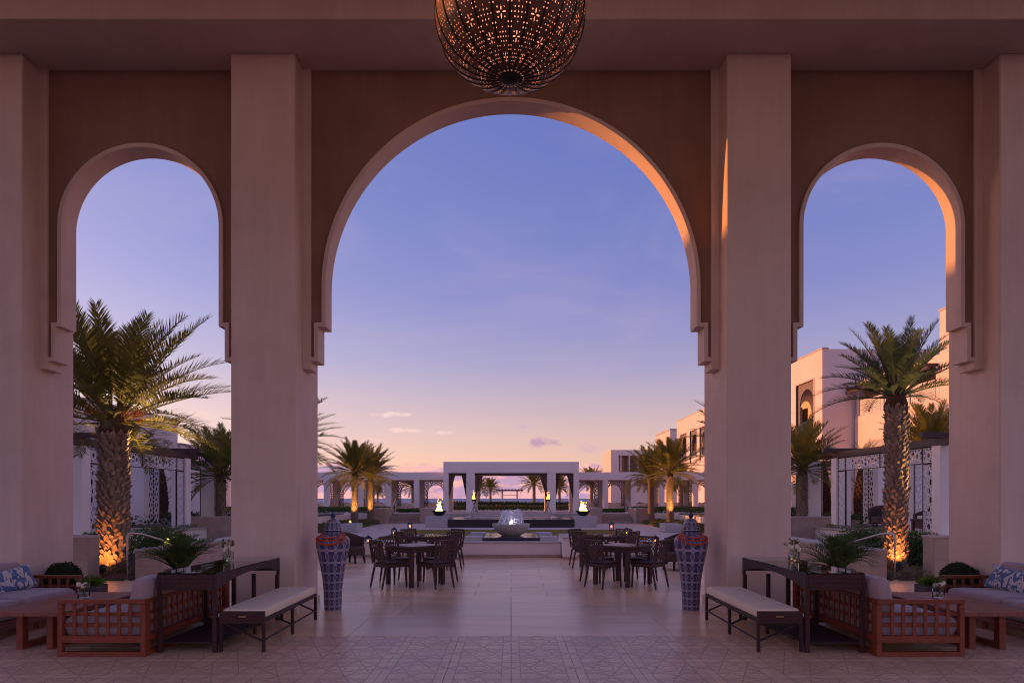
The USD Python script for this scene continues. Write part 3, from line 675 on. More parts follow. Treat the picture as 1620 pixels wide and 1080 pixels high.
# ------------------------------------------------------------------ tall painted jars with coral necklaces
kz = [0, .02, .25, .44, .60, .76, .88, .955, 1.01, 1.045, 1.075, 1.09, 1.12]
kr = [.120, .122, .131, .148, .174, .205, .230, .240, .232, .205, .150, .122, .119]
def jar(x, label, side):
    t = thing('painted_jar', label, 'jar', (x, 9.87, 0))
    zz_ = np.linspace(0, 1.12, 90); rr = np.interp(zz_, kz, kr)
    from scipy.interpolate import PchipInterpolator
    rr = PchipInterpolator(kz, kr)(zz_)
    # rows of circles follow the girth: one row per local circle height
    arc = np.cumsum(np.r_[0, np.hypot(np.diff(rr), np.diff(zz_)) / ((rr[1:] + rr[:-1]) / 2 * .875)])
    body, uv = lathe(np.c_[rr, zz_], 96, arc - arc[0] + .45)
    obj('body', body, 'jar_glaze', t, smooth=True, uv=uv)
    obj('neck_ring', lathe([(.112, 1.118), (.126, 1.12), (.129, 1.128), (.126, 1.136), (.10, 1.138)], 48), 'jar_blue', t, smooth=40)
    zl = np.linspace(0, 1, 30); rl = .125 * np.sqrt(np.clip(1 - zl ** 2.6, 0, 1)) * (1 - .08 * zl); rl[-1] = .018
    arc = np.linspace(.02, 1.45, 30)
    lid, uv = lathe(np.c_[rl, 1.139 + zl * .175], 96, arc); l = obj('lid', lid, 'jar_glaze', t, smooth=True, uv=uv)
    obj('knob', lathe([(.016, 1.305), (.022, 1.318), (.033, 1.335), (.036, 1.355), (.028, 1.378), (.012, 1.392), (.0, 1.396)], 24), 'jar_blue', l, smooth=True)
    n = thing('coral_necklace', f'triple strand coral bead necklace draped on the {side} jar', 'necklace', (x, 9.87, 0))
    for k, (rad, zb, sag, br) in enumerate(((.185, 1.085, .045, .014), (.215, 1.075, .075, .0145), (.235, 1.06, .11, .015))):
        bs = []; N = int(2 * PI * rad / (br * 1.75))
        for i in range(N):
            a = 2 * PI * i / N; front = max(0, math.cos(a - (-PI / 2)))
            z = zb - sag * front ** 1.3 + .02 * (1 - front); r = max(np.interp(z, kz, kr) + br * .9, .0)
            b = trimesh.creation.icosphere(1, br * (.85 + .3 * ((i * 37 + k * 11) % 10) / 10)); b.apply_translation([r * math.cos(a), r * math.sin(a), z]); bs.append(b)
        obj('bead_strand', trimesh.util.concatenate(bs), 'coral', n, smooth=True)
jar(-2.575, 'tall lidded jar in blue circle pattern by the left inner pier', 'left')
jar(2.600, 'tall lidded jar in blue circle pattern by the right inner pier', 'right')

# ------------------------------------------------------------------ great pierced lantern
LX, LY, LR = -.01, 6.0, .655

lan = thing('pierced_lantern', 'huge pierced copper globe lantern hanging over the central arch', 'lantern', (LX, LY, 0))
ZL = 5.88; N2 = 2.25
tt = np.linspace(-PI / 2, PI / 2, 64); rr = LR * np.abs(np.cos(tt)) ** (2 / N2); zz_ = ZL + LR * .92 * np.sign(np.sin(tt)) * np.abs(np.sin(tt)) ** (2 / N2)
arc = np.cumsum(np.r_[0, np.hypot(np.diff(rr), np.diff(zz_))]) / (2 * PI * LR / 24)
keep_ = rr[len(rr) // 2:] > .30; cut = len(rr) // 2 + int(keep_.sum()); rr, zz_, arc = rr[:cut], zz_[:cut], arc[:cut]
sh, uv = lathe(np.c_[rr, zz_], 96, arc)
obj('globe', sh, 'pierced_copper', lan, smooth=True, uv=uv)
for k in range(24):
    a = 2 * PI * k / 24
    obj('rib', tube(np.c_[(rr[1:-1] + .003) * math.cos(a), (rr[1:-1] + .003) * math.sin(a), zz_[1:-1]], .0065, 5), 'bronze_dark', lan)
L_ = UsdLux.SphereLight.Define(stage, str(lan.GetPath()) + '/bulb'); L_.CreateRadiusAttr(.16); L_.CreateIntensityAttr(18); L_.CreateNormalizeAttr(True); L_.CreateColorAttr(Gf.Vec3f(1.0, .68, .52)); L_.AddTranslateOp().Set(Gf.Vec3d(0, 0, ZL + .1))
obj('bottom_cap', lathe([(.0, zz_[0] - .035), (.05, zz_[0] - .03), (.085, zz_[0] - .01), (.092, zz_[0] + .015)], 24), 'bronze_dark', lan, smooth=40)
obj('top_ring', lathe([(rr[-1] - .012, zz_[-1] - .01), (rr[-1] + .014, zz_[-1] - .01), (rr[-1] + .014, zz_[-1] + .03), (rr[-1] - .012, zz_[-1] + .03), (rr[-1] - .012, zz_[-1] - .01)], 48), 'bronze_dark', lan, smooth=30)
for k in range(3): obj('hanger_arm', tube([(rr[-1] * math.cos(k * 2.094), rr[-1] * math.sin(k * 2.094), zz_[-1] + .02), (0, 0, zz_[-1] + .45)], .009, 6), 'bronze_dark', lan)
obj('suspension_rod', tube([(0, 0, zz_[-1] + .44), (0, 0, 8.75)], .012, 8), 'bronze_dark', lan)

# ------------------------------------------------------------------ dining tables and chairs
def make_dining_table(loc, rot, label):
    t = thing('dining_table', label, 'table', loc, rot)
    obj('tabletop', cbox(-.40, .40, -.40, .40, .70, .742, c=.008), 'wicker_fine', t)
    obj('glass_inset', cbox(-.37, .37, -.37, .37, .7425, .747, c=.001), 'glass', t)
    for (a, b) in (((-.36, .36), (-.385, -.36)), ((-.36, .36), (.36, .385)), ((-.385, -.36), (-.335, .335)), ((.36, .385), (-.335, .335))):
        obj('apron', cbox(*a, *b, .63, .699), 'wicker_fine', t)
    for sx in (-1, 1):
        for sy in (-1, 1):
            l = obj('leg', cbox(sx * .32, sx * .39, sy * .32, sy * .39, .02, .629), 'wicker_fine', t)
            obj('foot_cap', cbox(sx * .322, sx * .388, sy * .322, sy * .388, 0, .0195), 'cap_metal', l)
    return t
CH_BACK = net(.40, .39, 46, .010, 5, .012)
CH_BACK = unary_union([CH_BACK, sbox(-.08, -.13, .09, .10).intersection(net(.40, .39, 120, .022, 8))])
def make_chair(loc, rot, label):
    t = thing('wicker_chair', label, 'chair', loc, rot)
    obj('seat', cbox(-.22, .22, -.21, .23, .385, .445, c=.012), 'wicker_fine', t)
    obj('seat_pad', place(rbox(.42, .41, .03, .014, .006, 1, .06), 0, .015, .4455), 'wicker_flat', t, smooth=True)
    def lean(m):
        m.apply_transform(R(.17, [1, 0, 0], [0, -.215, .44])); return m
    b = slab_xz(affinity.translate(CH_BACK, 0, .665), -.232, -.212); lean(b)
    obj('pierced_back', b, 'wicker_fine', t)
    fr = MB().box(-.225, -.198, -.238, -.206, .447, .875).box(.198, .225, -.238, -.206, .447, .875).box(-.1975, .1975, -.238, -.206, .850, .878)
    obj('back_frame', lean(fr.get()), 'wicker_fine', t)
    for sx in (-1, 1):
        for y0, y1 in ((.20, .215), (-.20, -.275)):
            l = obj('leg', tube([(sx * .20, y0, .384), (sx * .205, (y0 + y1) / 2, .2), (sx * .212, y1, .02)], [.022, .02, .016], 8), 'wicker_fine', t)
            obj('foot_cap', tube([(sx * .212, y1, .0195), (sx * .212, y1, .0)], .0165, 8), 'cap_metal', l)
    return t
sets = [(-1.76, 12.58, 'near left'), (-1.86, 15.75, 'far left'), (2.06, 12.6, 'near right'), (2.13, 15.8, 'far right')]
side_words = {(-1, -1): 'front left', (1, -1): 'front right', (-1, 1): 'rear left', (1, 1): 'rear right'}
tab0 = ch0 = None
for cx, cy, w in sets:
    lab = f'square wicker dining table with glass top, {w} of the four tables'
    tab0 = make_dining_table((cx, cy, 0), PI / 4, lab) if tab0 is None else tab0
    if w != 'near left': dup(tab0, (cx, cy, 0), PI / 4 + .02, lab, 'square dining tables on the terrace')
    else: tag(tab0, group='square dining tables on the terrace')
    for (sx, sy), sw in side_words.items():
        loc = (cx + sx * .40, cy + sy * .40, 0)
        rot = math.atan2(-sy, -sx) - PI / 2 + .03 * (sx * 2 + sy)
        lab = f'dark wicker chair at the {sw} side of the {w} dining table'
        if ch0 is None: ch0 = make_chair(loc, rot, lab); tag(ch0, group='wicker chairs round the dining tables')
        else: dup(ch0, loc, rot, lab)
# tub armchairs
def armchair(loc, rot, label, pale=False):
    t = thing('wicker_armchair', label, 'armchair', loc, rot)
    n = 25; th = np.linspace(-PI * .08, PI * 1.08, n); V = []
    for q, (off, zt) in enumerate(((0, 0), (.055, 0))):
        for a in th:
            r = .36 - off; top = .60 + .14 * max(0, math.sin(a)) ; V += [(-r * math.cos(a) * 1.02, -r * math.sin(a) - (.0 if math.sin(a) > 0 else 0), .16), (-(r + .05) * math.cos(a) * 1.02, -(r + .05) * math.sin(a), top)]
    f = []; 
    for i in range(n - 1):
        a, b, c, d = 2 * i, 2 * i + 1, 2 * i + 2, 2 * i + 3; o = 2 * n
        f += [(a, c, b), (b, c, d), (o + a, o + b, o + c), (o + b, o + d, o + c), (b, d, o + b), (d, o + d, o + b), (a, o + a, c), (c, o + a, o + c)]
    for e in (0, n - 1): a, b = 2 * e, 2 * e + 1; o = 2 * n; f += [(a, b, o + a), (b, o + b, o + a)]
    obj('tub_back', trimesh.Trimesh(np.array(V), np.array(f), process=False), 'wicker_fine', t, smooth=40)
    obj('seat', lathe([(0, .20), (.30, .20), (.31, .22), (.31, .38), (.29, .40), (0, .40)], 24), 'wicker_fine', t, smooth=40)
    obj('rim', tube([(-.385 * 1.02 * math.cos(a), -.385 * math.sin(a), .605 + .14 * max(0, math.sin(a))) for a in th], .026, 8), 'wicker_fine', t, smooth=40)
    for k in range(4):
        a = PI / 4 + k * PI / 2; obj('leg', tube([(.27 * math.cos(a), .27 * math.sin(a), .2), (.31 * math.cos(a), .31 * math.sin(a), 0)], [.03, .024], 8), 'dark_frame', t)
    return t
armchair((-3.95, 17.0, 0), -1.9, 'dark wicker tub armchair behind the left painted jar')
armchair((3.72, 15.3, 0), 1.9, 'dark wicker tub armchair half hidden by the right painted jar')
armchair((4.1, 16.6, 0), 2.2, 'dark wicker tub armchair farther back behind the right painted jar')

# ------------------------------------------------------------------ potted plants near the piers
def areca(x, y, label, seed):
    t = thing('potted_areca_palm', label, 'palm plant', (x, y, 0))
    obj('pot', lathe([(0, 0), (.17, 0), (.19, .02), (.23, .40), (.235, .42), (.21, .42), (.20, .36), (0, .36)], 24), 'stone_clad', t, smooth=40)
    rng = np.random.default_rng(seed)
    for k in range(32):
        a = k * 2.4 + rng.uniform(-.3, .3); el = rng.uniform(.6, 1.5); L = rng.uniform(.55, .92)
        obj('frond', frond(L, a, el, rng.uniform(.8, 1.6), 26, .25, seed * 50 + k, wid=.016, base=(rng.uniform(-.07, .07), rng.uniform(-.07, .07), .36)), 'areca_leaf', t)
    return t
def frond(L, az, el, droop, npair, leaf, seed, wid=.03, base=(0, 0, 0), vee=.55, r0=.014, bare=.22):
    """one feather leaf: a curved midrib with paired pointed leaflets"""
    rng = np.random.default_rng(seed)
    n = 14; sarc = np.linspace(0, 1, n); ang = el - droop * sarc ** 1.6; ds = L / (n - 1)
    hx = np.r_[0, np.cumsum(np.cos((ang[1:] + ang[:-1]) / 2) * ds)]; hz = np.r_[0, np.cumsum(np.sin((ang[1:] + ang[:-1]) / 2) * ds)]
    side = rng.uniform(-.12, .12) * L * sarc ** 2
    ca, sa = math.cos(az), math.sin(az)
    P = np.c_[hx * ca - side * sa, hx * sa + side * ca, hz] + np.array(base)
    rib = tube(P, np.linspace(r0, .003, n), 4, False)
    t = np.repeat(np.linspace(bare, .995, npair), 2) + rng.uniform(-.008, .008, npair * 2); t = np.clip(t, .05, .999); sg = np.tile([1, -1], npair)
    pos = np.stack([np.interp(t, sarc, P[:, k]) for k in range(3)], 1)
    tg = np.gradient(P, axis=0); tg = np.stack([np.interp(t, sarc, tg[:, k]) for k in range(3)], 1); tg /= np.linalg.norm(tg, axis=1, keepdims=True)
    lat = np.array([-sa, ca, 0])[None] * sg[:, None]; up = np.cross(tg, np.array([-sa, ca, 0])[None]); up *= np.sign(up[:, 2:3] + 1e-9)
    fwd = np.interp(t, [0, .5, 1], [.55, .8, 1.7])[:, None] + rng.normal(size=(len(t), 1)) * .10
    d = lat + tg * fwd + up * (vee + rng.normal(size=(len(t), 1)) * .16); d /= np.linalg.norm(d, axis=1, keepdims=True)
    ll = leaf * np.interp(t, [0, bare, bare + .15, .6, .9, 1.0], [.3, .45, .9, 1.0, .65, .42])[:, None] * rng.uniform(.85, 1.12, (len(t), 1))
    wv = np.cross(d, up); wv /= np.linalg.norm(wv, axis=1, keepdims=True) + 1e-9
    w = wid * np.interp(t, [0, .5, 1], [.9, 1.0, .6])[:, None]
    tip = pos + d * ll - np.array([0, 0, 1.0]) * ll * rng.uniform(.02, .16, (len(t), 1))
    mid = pos + d * ll * .45
    v = np.stack([pos - wv * w * .3, pos + wv * w * .3, mid - wv * w * .5, mid + wv * w * .5, tip], 1).reshape(-1, 3)
    f = (np.arange(len(t)) * 5)[:, None, None] + np.array([[0, 1, 3], [0, 3, 2], [2, 3, 4]])
    return trimesh.util.concatenate([rib, trimesh.Trimesh(v, f.reshape(-1, 3), process=False)])
areca(-5.55, 11.4, 'potted feather palm in front of the left ramp wall', 4)
areca(5.5, 11.4, 'potted feather palm in front of the right ramp wall', 9)
for s in (-1, 1):
    t = thing('boxwood_ball', f'clipped dark boxwood ball beside the {SIDE[s]} outer pier', 'shrub', (s * 6.47, 9.86, 0))
    obj('pot', lathe([(0, 0), (.14, 0), (.18, .22), (.16, .22), (0, .19)], 20), 'planter_box', t, smooth=40)
    obj('foliage', leaf_cloud(blob_points(5200, (0, 0, .44), (.255, .255, .235), 3, .8), .026, 5, 0, .7), 'box_leaf', t)
    obj('foliage_core', place(trimesh.creation.icosphere(3, .205), 0, 0, .44), 'box_leaf', t)
    t = thing('square_planter', f'square grey planter with bright green herbs by the {SIDE[s]} outer pier', 'planter', (s * 6.13, 9.98, 0))
    b = MB().box(-.15, .15, -.15, -.13, 0, .34).box(-.15, .15, .13, .15, 0, .34).box(-.15, -.13, -.129, .129, 0, .34).box(.13, .15, -.129, .129, 0, .34).box(-.129, .129, -.129, .129, 0, .28)
    obj('box', b, 'planter_box', t)
    obj('herbs', leaf_cloud(blob_points(900, (0, 0, .37), (.17, .17, .10), 7, .2), .05, 6), 'fresh_leaf', t)

# ================================================================== PALM TREES
def palm(name, label, loc, th, r0, r1, nf, L, seed, leaf='palm_leaf', each_boot=False, el_rng=(-.35, 1.45), berries=0, group=None, rot=0.0, npair=58, skirt=0.0, scale=None, wid=.030, leaflen=.19):
    t = thing(name, label, 'palm tree', loc, rot, group, scale)
    rng = np.random.default_rng(seed)
    zs = np.linspace(-.1, th, 14); bend = .06 * np.sin(zs / th * 2.2)
    rad = np.interp(zs, [0, .2, th * .7, th], [r0 * 1.05, r0, r1, r1 * 1.02]) * .86
    tr = obj('trunk', tube(np.c_[bend, zs * 0, zs], rad, 16), 'palm_bark', t, smooth=50)
    facing, rest = [], []
    n = int(th / .0062) if each_boot else int(th / .014)
    for k in range(n):
        z = th * (k + .5) / n; a = k * 2.39996 + rng.uniform(-.16, .16); r = np.interp(z, zs, rad); bx = np.interp(z, zs, bend)
        w = r * rng.uniform(.30, .50); h = w * rng.uniform(.75, 1.5); out = r * rng.uniform(.06, .30)
        ca, sa = math.cos(a), math.sin(a); o = np.array([ca, sa, 0]); l = np.array([-sa, ca, 0]); c = np.array([bx, 0, z]) + o * r * .97; up = np.array([0, 0, 1.0]); tw = rng.uniform(-.3, .3)
        l = l * math.cos(tw) + up * math.sin(tw)
        V8 = np.array([c - l * w * .45 - up * h * .35, c + l * w * .45 - up * h * .35, c - up * h * .75 + o * .008,
               c - l * w * .34 + up * h * .26 + o * out, c + l * w * .34 + up * h * .26 + o * out * .9, c + l * w * rng.uniform(-.2, .2) + up * h * .6 + o * out * 1.2, c + up * h * .3 - o * .03, c - o * .03])
        F8 = np.array([(2, 1, 0), (0, 1, 4), (0, 4, 3), (3, 4, 5), (0, 3, 7), (3, 6, 7), (3, 5, 6), (1, 7, 4), (4, 7, 6), (4, 6, 5), (2, 0, 7), (2, 7, 1)])
        (facing if (sa < .1 and len(facing) < 290) else rest).append((V8, F8))
    join = lambda q: trimesh.Trimesh(np.vstack([v for v, f in q]), np.vstack([f + 8 * i for i, (v, f) in enumerate(q)]), process=False)
    if each_boot:
        for v, f in facing: obj('leaf_base', (v, f), 'leaf_base', tr)
        tag(obj('leaf_bases', join(rest), 'leaf_base', tr), kind='stuff')
    else: tag(obj('leaf_bases', join(facing + rest), 'leaf_base', tr), kind='stuff')
    obj('crown_shaft', place(lathe([(r1 * .85, -.1), (r1 * .92, .05), (r1 * .6, .3), (r1 * .2, .5), (0, .55)], 14), bend[-1], 0, th), 'fibre', t, smooth=50)
    cr = obj('crown', tube([(bend[-1], 0, th + .1), (bend[-1], 0, th + .55)], [r1 * .6, r1 * .15], 8), 'palm_rachis', t)
    for k in range(nf):
        q = (k + .5) / nf; el = el_rng[1] + (el_rng[0] - el_rng[1]) * q ** 1.25; a = k * 2.39996 + rng.uniform(-.2, .2)
        ll = L * rng.uniform(.85, 1.08) * np.interp(q, [0, .25, 1], [.82, 1, .95]); dr = rng.uniform(.45, .85) * np.interp(q, [0, 1], [.55, 1.1])
        b = (bend[-1] + math.cos(a) * r1 * .55, math.sin(a) * r1 * .55, th + .18 + .25 * (1 - q))
        obj('frond', frond(ll, a, el, dr, npair, L * leaflen, seed * 100 + k, wid=wid, base=b, vee=.5, r0=.020), leaf, cr)
    for k in range(berries):
        a = rng.uniform(0, 6.28); p0 = np.array([math.cos(a) * r1, math.sin(a) * r1, th + .25]); p1 = p0 + np.array([math.cos(a) * .5, math.sin(a) * .5, .12]); MBb = MB()
        MBb.tube([p0, (p0 + p1) / 2 + [0, 0, .08], p1], .008, 4); pts = p1 + rng.normal(size=(90, 3)) * np.array([.13, .13, .10]) - [0, 0, .05]
        for q in pts: b = trimesh.creation.icosphere(0, .014); b.apply_translation(q); MBb.add(b)
        obj('date_cluster', MBb, 'berries', t)
    return t
pl = palm('date_palm', 'large golden date palm with red fruit inside the left arch', (-8.5, 14.5, .05), 2.95, .33, .31, 62, 2.6, 11, 'palm_leaf', True, (-.12, 1.40), 3)
pr_ = palm('date_palm', 'large green date palm with tall scaly trunk inside the right arch', (8.3, 14.8, .05), 3.55, .255, .245, 44, 1.62, 12, 'palm_leaf_green', True, (.12, 1.38), 0, leaflen=.18, wid=.020)
pmid = palm('date_palm', 'left of the two golden palms left of the pavilion steps', (-9.2, 40.0, .1), 2.75, .24, .21, 58, 2.1, 13, 'palm_leaf', False, (-.35, 1.4), 0, 'date palms of the inner garden', npair=36, wid=.046, leaflen=.19)
for (x, y, z, rot, sc, lab) in ((-8.75, 42.5, .1, 1.3, .97, 'right, slimmer of the two palms left of the pavilion steps'), (9.35, 40.0, .1, 2.6, 1.02, 'right, larger of the two golden palms right of the pavilion steps'), (8.75, 42.6, .1, 4.0, .97, 'left, slimmer of the two palms right of the pavilion steps'),
                          (-12.0, 36.0, .1, .5, 1.45, 'palm whose fronds peep past the left inner pier'), (12.2, 36.0, .1, 3.7, 1.45, 'palm whose fronds peep past the right inner pier'),
                          (-10.75, 25.3, -.40, 2.0, .95, 'palm behind the stone wall right of the left cabana'), (10.75, 25.3, -.05, .3, .92, 'palm behind the stone wall left of the right cabana'),
                          (-15.6, 27.5, .6, 1.0, .85, 'palm rising behind the roof of the left cabana'), (16.3, 26.5, .6, 1.7, .95, 'palm rising behind the roof of the right cabana')):
    dup(pmid, (x, y, z), rot, lab, scale=sc)
def stub_palm(loc, h, r, label, rot=0):
    t = thing('pruned_palm', label, 'palm tree', loc, rot)
    prof = [(r * 1.05, 0), (r * 1.12, h * .2), (r * .95, h * .45), (r * .62, h * .66), (r * .42, h * .7)]
    tr = obj('trunk', lathe(prof, 16), 'fibre', t, smooth=50)
    bs = []
    for k in range(170):
        q = k / 170; z = h * .68 * q; rr_ = np.interp(z, [p[1] for p in prof], [p[0] for p in prof]); a = k * 2.4
        c = np.array([math.cos(a) * rr_, math.sin(a) * rr_, z]); o = np.array([math.cos(a), math.sin(a), 0]); l = np.array([-math.sin(a), math.cos(a), 0]); w = .11
        bs.append(trimesh.convex.convex_hull(np.array([c - l * w - [0, 0, .08], c + l * w - [0, 0, .08], c - o * .04, c + o * .09 - l * w * .6 + [0, 0, .08], c + o * .09 + l * w * .6 + [0, 0, .08], c + [0, 0, .15] + o * .05])))
    obj('leaf_bases', trimesh.util.concatenate(bs), 'fibre', tr, kind='stuff')
    obj('wrapping', lathe([(r * .40, h * .69), (r * .44, h * .71), (r * .42, h * .80), (r * .34, h * .81)], 14), 'lamp_black', t, smooth=50)
    rng = np.random.default_rng(int(h * 100)); 
    for k in range(16):
        a = k * 2.4; obj('frond', frond(h * .38, a, rng.uniform(.7, 1.4), .5, 18, .22, k, .025, (0, 0, h * .78)), 'palm_leaf_green', t)
    return t
stub_palm((17.3, 38, .6), 3.7, .36, 'brown pruned palm with black wrapping left of the right cabana')
stub_palm((18.4, 35.5, .6), 3.6, .42, 'brown pruned palm seen through the right cabana')
stub_palm((-18.2, 35.0, .6), 3.6, .46, 'brown pruned palm seen through the left cabana')

# ================================================================== SIDE GARDENS
def wall_blocks(name, x0, x1, y0, y1, z0, z1, nx, label, cat='wall'):
    """stone-clad wall facing the camera: core, cap and facing slabs that can be told apart"""
    t = thing(name, label, cat)
    obj('core', cbox(x0 + .02, x1 - .02, y0 + .02, y1 - .02, z0, z1 - .041, c=0), 'joint', t)
    obj('cap', cbox(x0 - .012, x1 + .012, y0 - .012, y1 + .012, z1 - .04, z1, c=.004), 'stone_cap', t)
    w = (x1 - x0) / nx; hz = (z1 - .042 - z0) / 2
    for j in range(2):
        for i in range(nx):
            obj('facing_slab', cbox(x0 + i * w + .002, x0 + (i + 1) * w - .002, y0, y0 + .019, z0 + j * hz + .001, z0 + (j + 1) * hz - .002, c=.002), 'stone_clad', t)
    ny = max(1, int(round((y1 - y0) / .8))); wy = (y1 - y0 - .04) / ny
    for xx0, xx1 in ((x0, x0 + .019), (x1 - .019, x1)):
        for i in range(ny): obj('facing_slab', cbox(xx0, xx1, y0 + .02 + i * wy + .002, y0 + .02 + (i + 1) * wy - .002, z0, z1 - .042, c=.002), 'stone_clad', t)
    return t
for s in (-1, 1):
    sd = SIDE[s]
    wall_blocks('ramp_wall', *X(s, 6.86, 7.38), 13.4, 21.5, -.02, .60, 1, f'low stone ramp wall behind the {sd} potted feather palm')
    wall_blocks('stone_wall', *X(s, 8.22, 10.6), 13.25, 13.65, -.02, .87, 3, f'beige stone wall end next to the {sd} outer pier')
    wall_blocks('stone_wall', *X(s, 7.45, 11.45), 24.0, 24.4, -.02, .96, 5, f'stone clad retaining wall beyond the {sd} ramp')
    obj('planting_bed', cbox(*X(s, 7.40, 10.68), 13.3, 23.9, -.12, .05, c=.02), 'mulch', kind='structure')
    obj('raised_platform', cbox(*X(s, 10.7, 20.9), 16.2, 46, -.1, .55, c=0), 'white_plaster', kind='structure')
    obj('platform_coping', cbox(*X(s, 10.64, 11.0), 16.15, 24, .552, .60, c=.006), 'stone_cap', None, f'pale coping stone along the {sd} cabana platform', 'coping')
    obj('raised_bed', cbox(*X(s, 11.02, 20.8), 24.5, 45, .552, .62, c=.01), 'ground_soil', kind='structure')
    obj('side_path', cbox(*X(s, 7.44, 10.6), 24.42, 26.0, -.1, .56, c=.01), 'paving', kind='structure')
    # handrail
    h = thing('handrail', f'bronze steel handrail at the {sd} ramp wall', 'handrail')
    xr = s * 7.49
    obj('rail', tube([(xr, 13.32, .0), (xr, 13.32, .83), (xr, 13.36, .895), (xr, 13.44, .915), (xr + s * .03, 13.9, .87), (xr + s * .10, 15.2, .62), (xr + s * .12, 15.6, .54)], .024, 10), 'steel', h, smooth=50)
    obj('base_flange', lathe([(0, .0005), (.055, .0005), (.055, .012), (.03, .02)], 16).apply_transform(T(xr, 13.32, 0)), 'steel', h, smooth=40)
    obj('rail_post', tube([(xr + s * .12, 15.6, .05), (xr + s * .12, 15.6, .54)], .022, 10), 'steel', h, smooth=50)
    # shrubs of the bed
    rng = np.random.default_rng(20 + s)
    for k, (x, y, r, hgt, mat, lab) in enumerate(((9.35, 15.9, .65, .42, 'shrub_leaf', f'leafy green shrub behind the {sd} large date palm trunk'), (7.85, 16.2, .5, .36, 'shrub_leaf', f'leafy green shrub beside the {sd} handrail'), (9.1, 17.6, .7, .45, 'shrub_leaf', f'low leafy shrub at the foot of the {sd} white cabana wall'))):
        t = thing('garden_shrub', lab, 'shrub', (s * x, y, .04))
        obj('foliage', leaf_cloud(blob_points(2600, (0, 0, hgt * .95), (r, r * .8, hgt), k + 33 + 10 * s, .25), .085, k), mat, t)
        obj('stems', MB().tube([(0, 0, 0), (.05, 0, hgt)], .012, 5).tube([(0, 0, 0), (-.15, .05, hgt)], .01, 5).tube([(0, 0, 0), (.18, -.1, hgt * .9)], .01, 5), 'fibre', t)
    pts = np.c_[s * rng.uniform(7.5, 9.6, 1500), rng.uniform(13.36, 14.4, 1500), rng.uniform(.05, .20, 1500)]
    keep = meshkit.noise(np.c_[pts[:, 0] * 3, pts[:, 1] * 3, pts[:, 0] * 0], 4) > .42
    obj('ground_cover', leaf_cloud(pts[keep], .06, 31 + s, .2, .6), 'pale_leaf', None, f'pale low ground cover under the {sd} large date palm', 'ground cover', kind='stuff')
    pts = np.c_[s * rng.uniform(10.75, 10.98, 700), rng.uniform(17.4, 23.6, 700), rng.uniform(.60, .72, 700)]
    obj('ground_cover', leaf_cloud(pts, .07, 33 + s, .2, .6), 'pale_leaf', None, f'small pale plants along the edge of the {sd} cabana platform', 'ground cover', kind='stuff')
    n = 2500; pts = np.c_[s * rng.uniform(11.2, 20, n), rng.uniform(24.6, 34, n), rng.uniform(.6, .95, n)]
    pts = pts[meshkit.noise(np.c_[pts[:, 0] * .7, pts[:, 1] * .7, pts[:, 0] * 0], 5) > .5]
    obj('ground_cover', leaf_cloud(pts, .16, 35 + s, .2, .6), 'hedge_leaf', None, f'dark green planting behind the {sd} cabana', 'ground cover', kind='stuff')

# uplights
def uplight(x, y, label, power_s, power_d, tgt, cone=42, col=(1.0, .33, .075)):
    t = thing('ground_spotlight', label, 'spotlight', (x, y, .06))
    d = np.array([tgt[0] - x, tgt[1] - y, tgt[2] - .06]); az = math.atan2(d[1], d[0]); el = math.atan2(d[2], math.hypot(d[0], d[1]))
    c = lathe([(0, -.07), (.05, -.06), (.06, .0), (.065, .07), (.056, .07), (.052, .02), (0, .02)], 16); c.apply_transform(R(PI / 2 - el, [0, 1, 0])); c.apply_transform(R(az, [0, 0, 1])); c.apply_translation([0, 0, .12])
    obj('housing', c, 'lamp_black', t, smooth=40)
    obj('stake', tube([(0, 0, -.06), (0, 0, .09)], .012, 6), 'lamp_black', t)
    l = lathe([(0, .024), (.050, .024), (.0, .030)], 16); l.apply_transform(R(PI / 2 - el, [0, 1, 0])); l.apply_transform(R(az, [0, 0, 1])); l.apply_translation([0, 0, .12])
    obj('lens', l, 'lamp_glow', t)
    dn = d / np.linalg.norm(d)
    if power_d:
        L_ = UsdLux.SphereLight.Define(stage, str(t.GetPath()) + '/bulb'); L_.CreateRadiusAttr(.03); L_.CreateIntensityAttr(power_d); L_.CreateNormalizeAttr(True); L_.CreateColorAttr(Gf.Vec3f(*col))
        z_ = -dn; x_ = np.cross([0, 0, 1], z_); x_ /= np.linalg.norm(x_) + 1e-9; y_ = np.cross(z_, x_)
        sh = UsdLux.ShapingAPI.Apply(L_.GetPrim()); sh.CreateShapingConeAngleAttr(cone); sh.CreateShapingConeSoftnessAttr(.5)
        p_ = np.array([0, 0, .12]) + dn * .075
        L_.AddTransformOp().Set(Gf.Matrix4d(*x_, 0, *y_, 0, *z_, 0, *p_, 1))
    return t
UP = 10.0
uplight(-8.22, 13.74, 'small black spotlight in front of the left large date palm', 0, 11.0, (-8.42, 14.2, .40), 40)
uplight(8.10, 14.24, 'small black spotlight in front of the right large date palm', 0, 12.0, (8.24, 14.57, .40), 40)
uplight(-8.02, 15.95, 'small glowing spotlight right of the left large date palm', 0, 650, (-8.10, 15.25, 4.5), 30, (1.0, .60, .16))
uplight(9.3, 14.3, 'small glowing spotlight right of the right large date palm', 0, 130, (8.7, 14.7, 4.4), 24, (1.0, .60, .2))
for x, y, lab, tx, z0 in ((-9.2, 39.35, 'spotlight at the foot of the left golden palm', -9.2, 2.5), (-8.85, 41.85, 'spotlight at the foot of the slim palm left of the steps', -8.75, 2.5), (9.3, 39.35, 'spotlight at the foot of the right golden palm', 9.35, 2.5),
                   (-10.3, 24.55, 'spotlight at the foot of the palm right of the left cabana', -10.5, 2.5)):
    uplight(x, y - .25, lab, 0, 110, (tx, y + .50, 2.8), 36, (1.0, .45, .11))

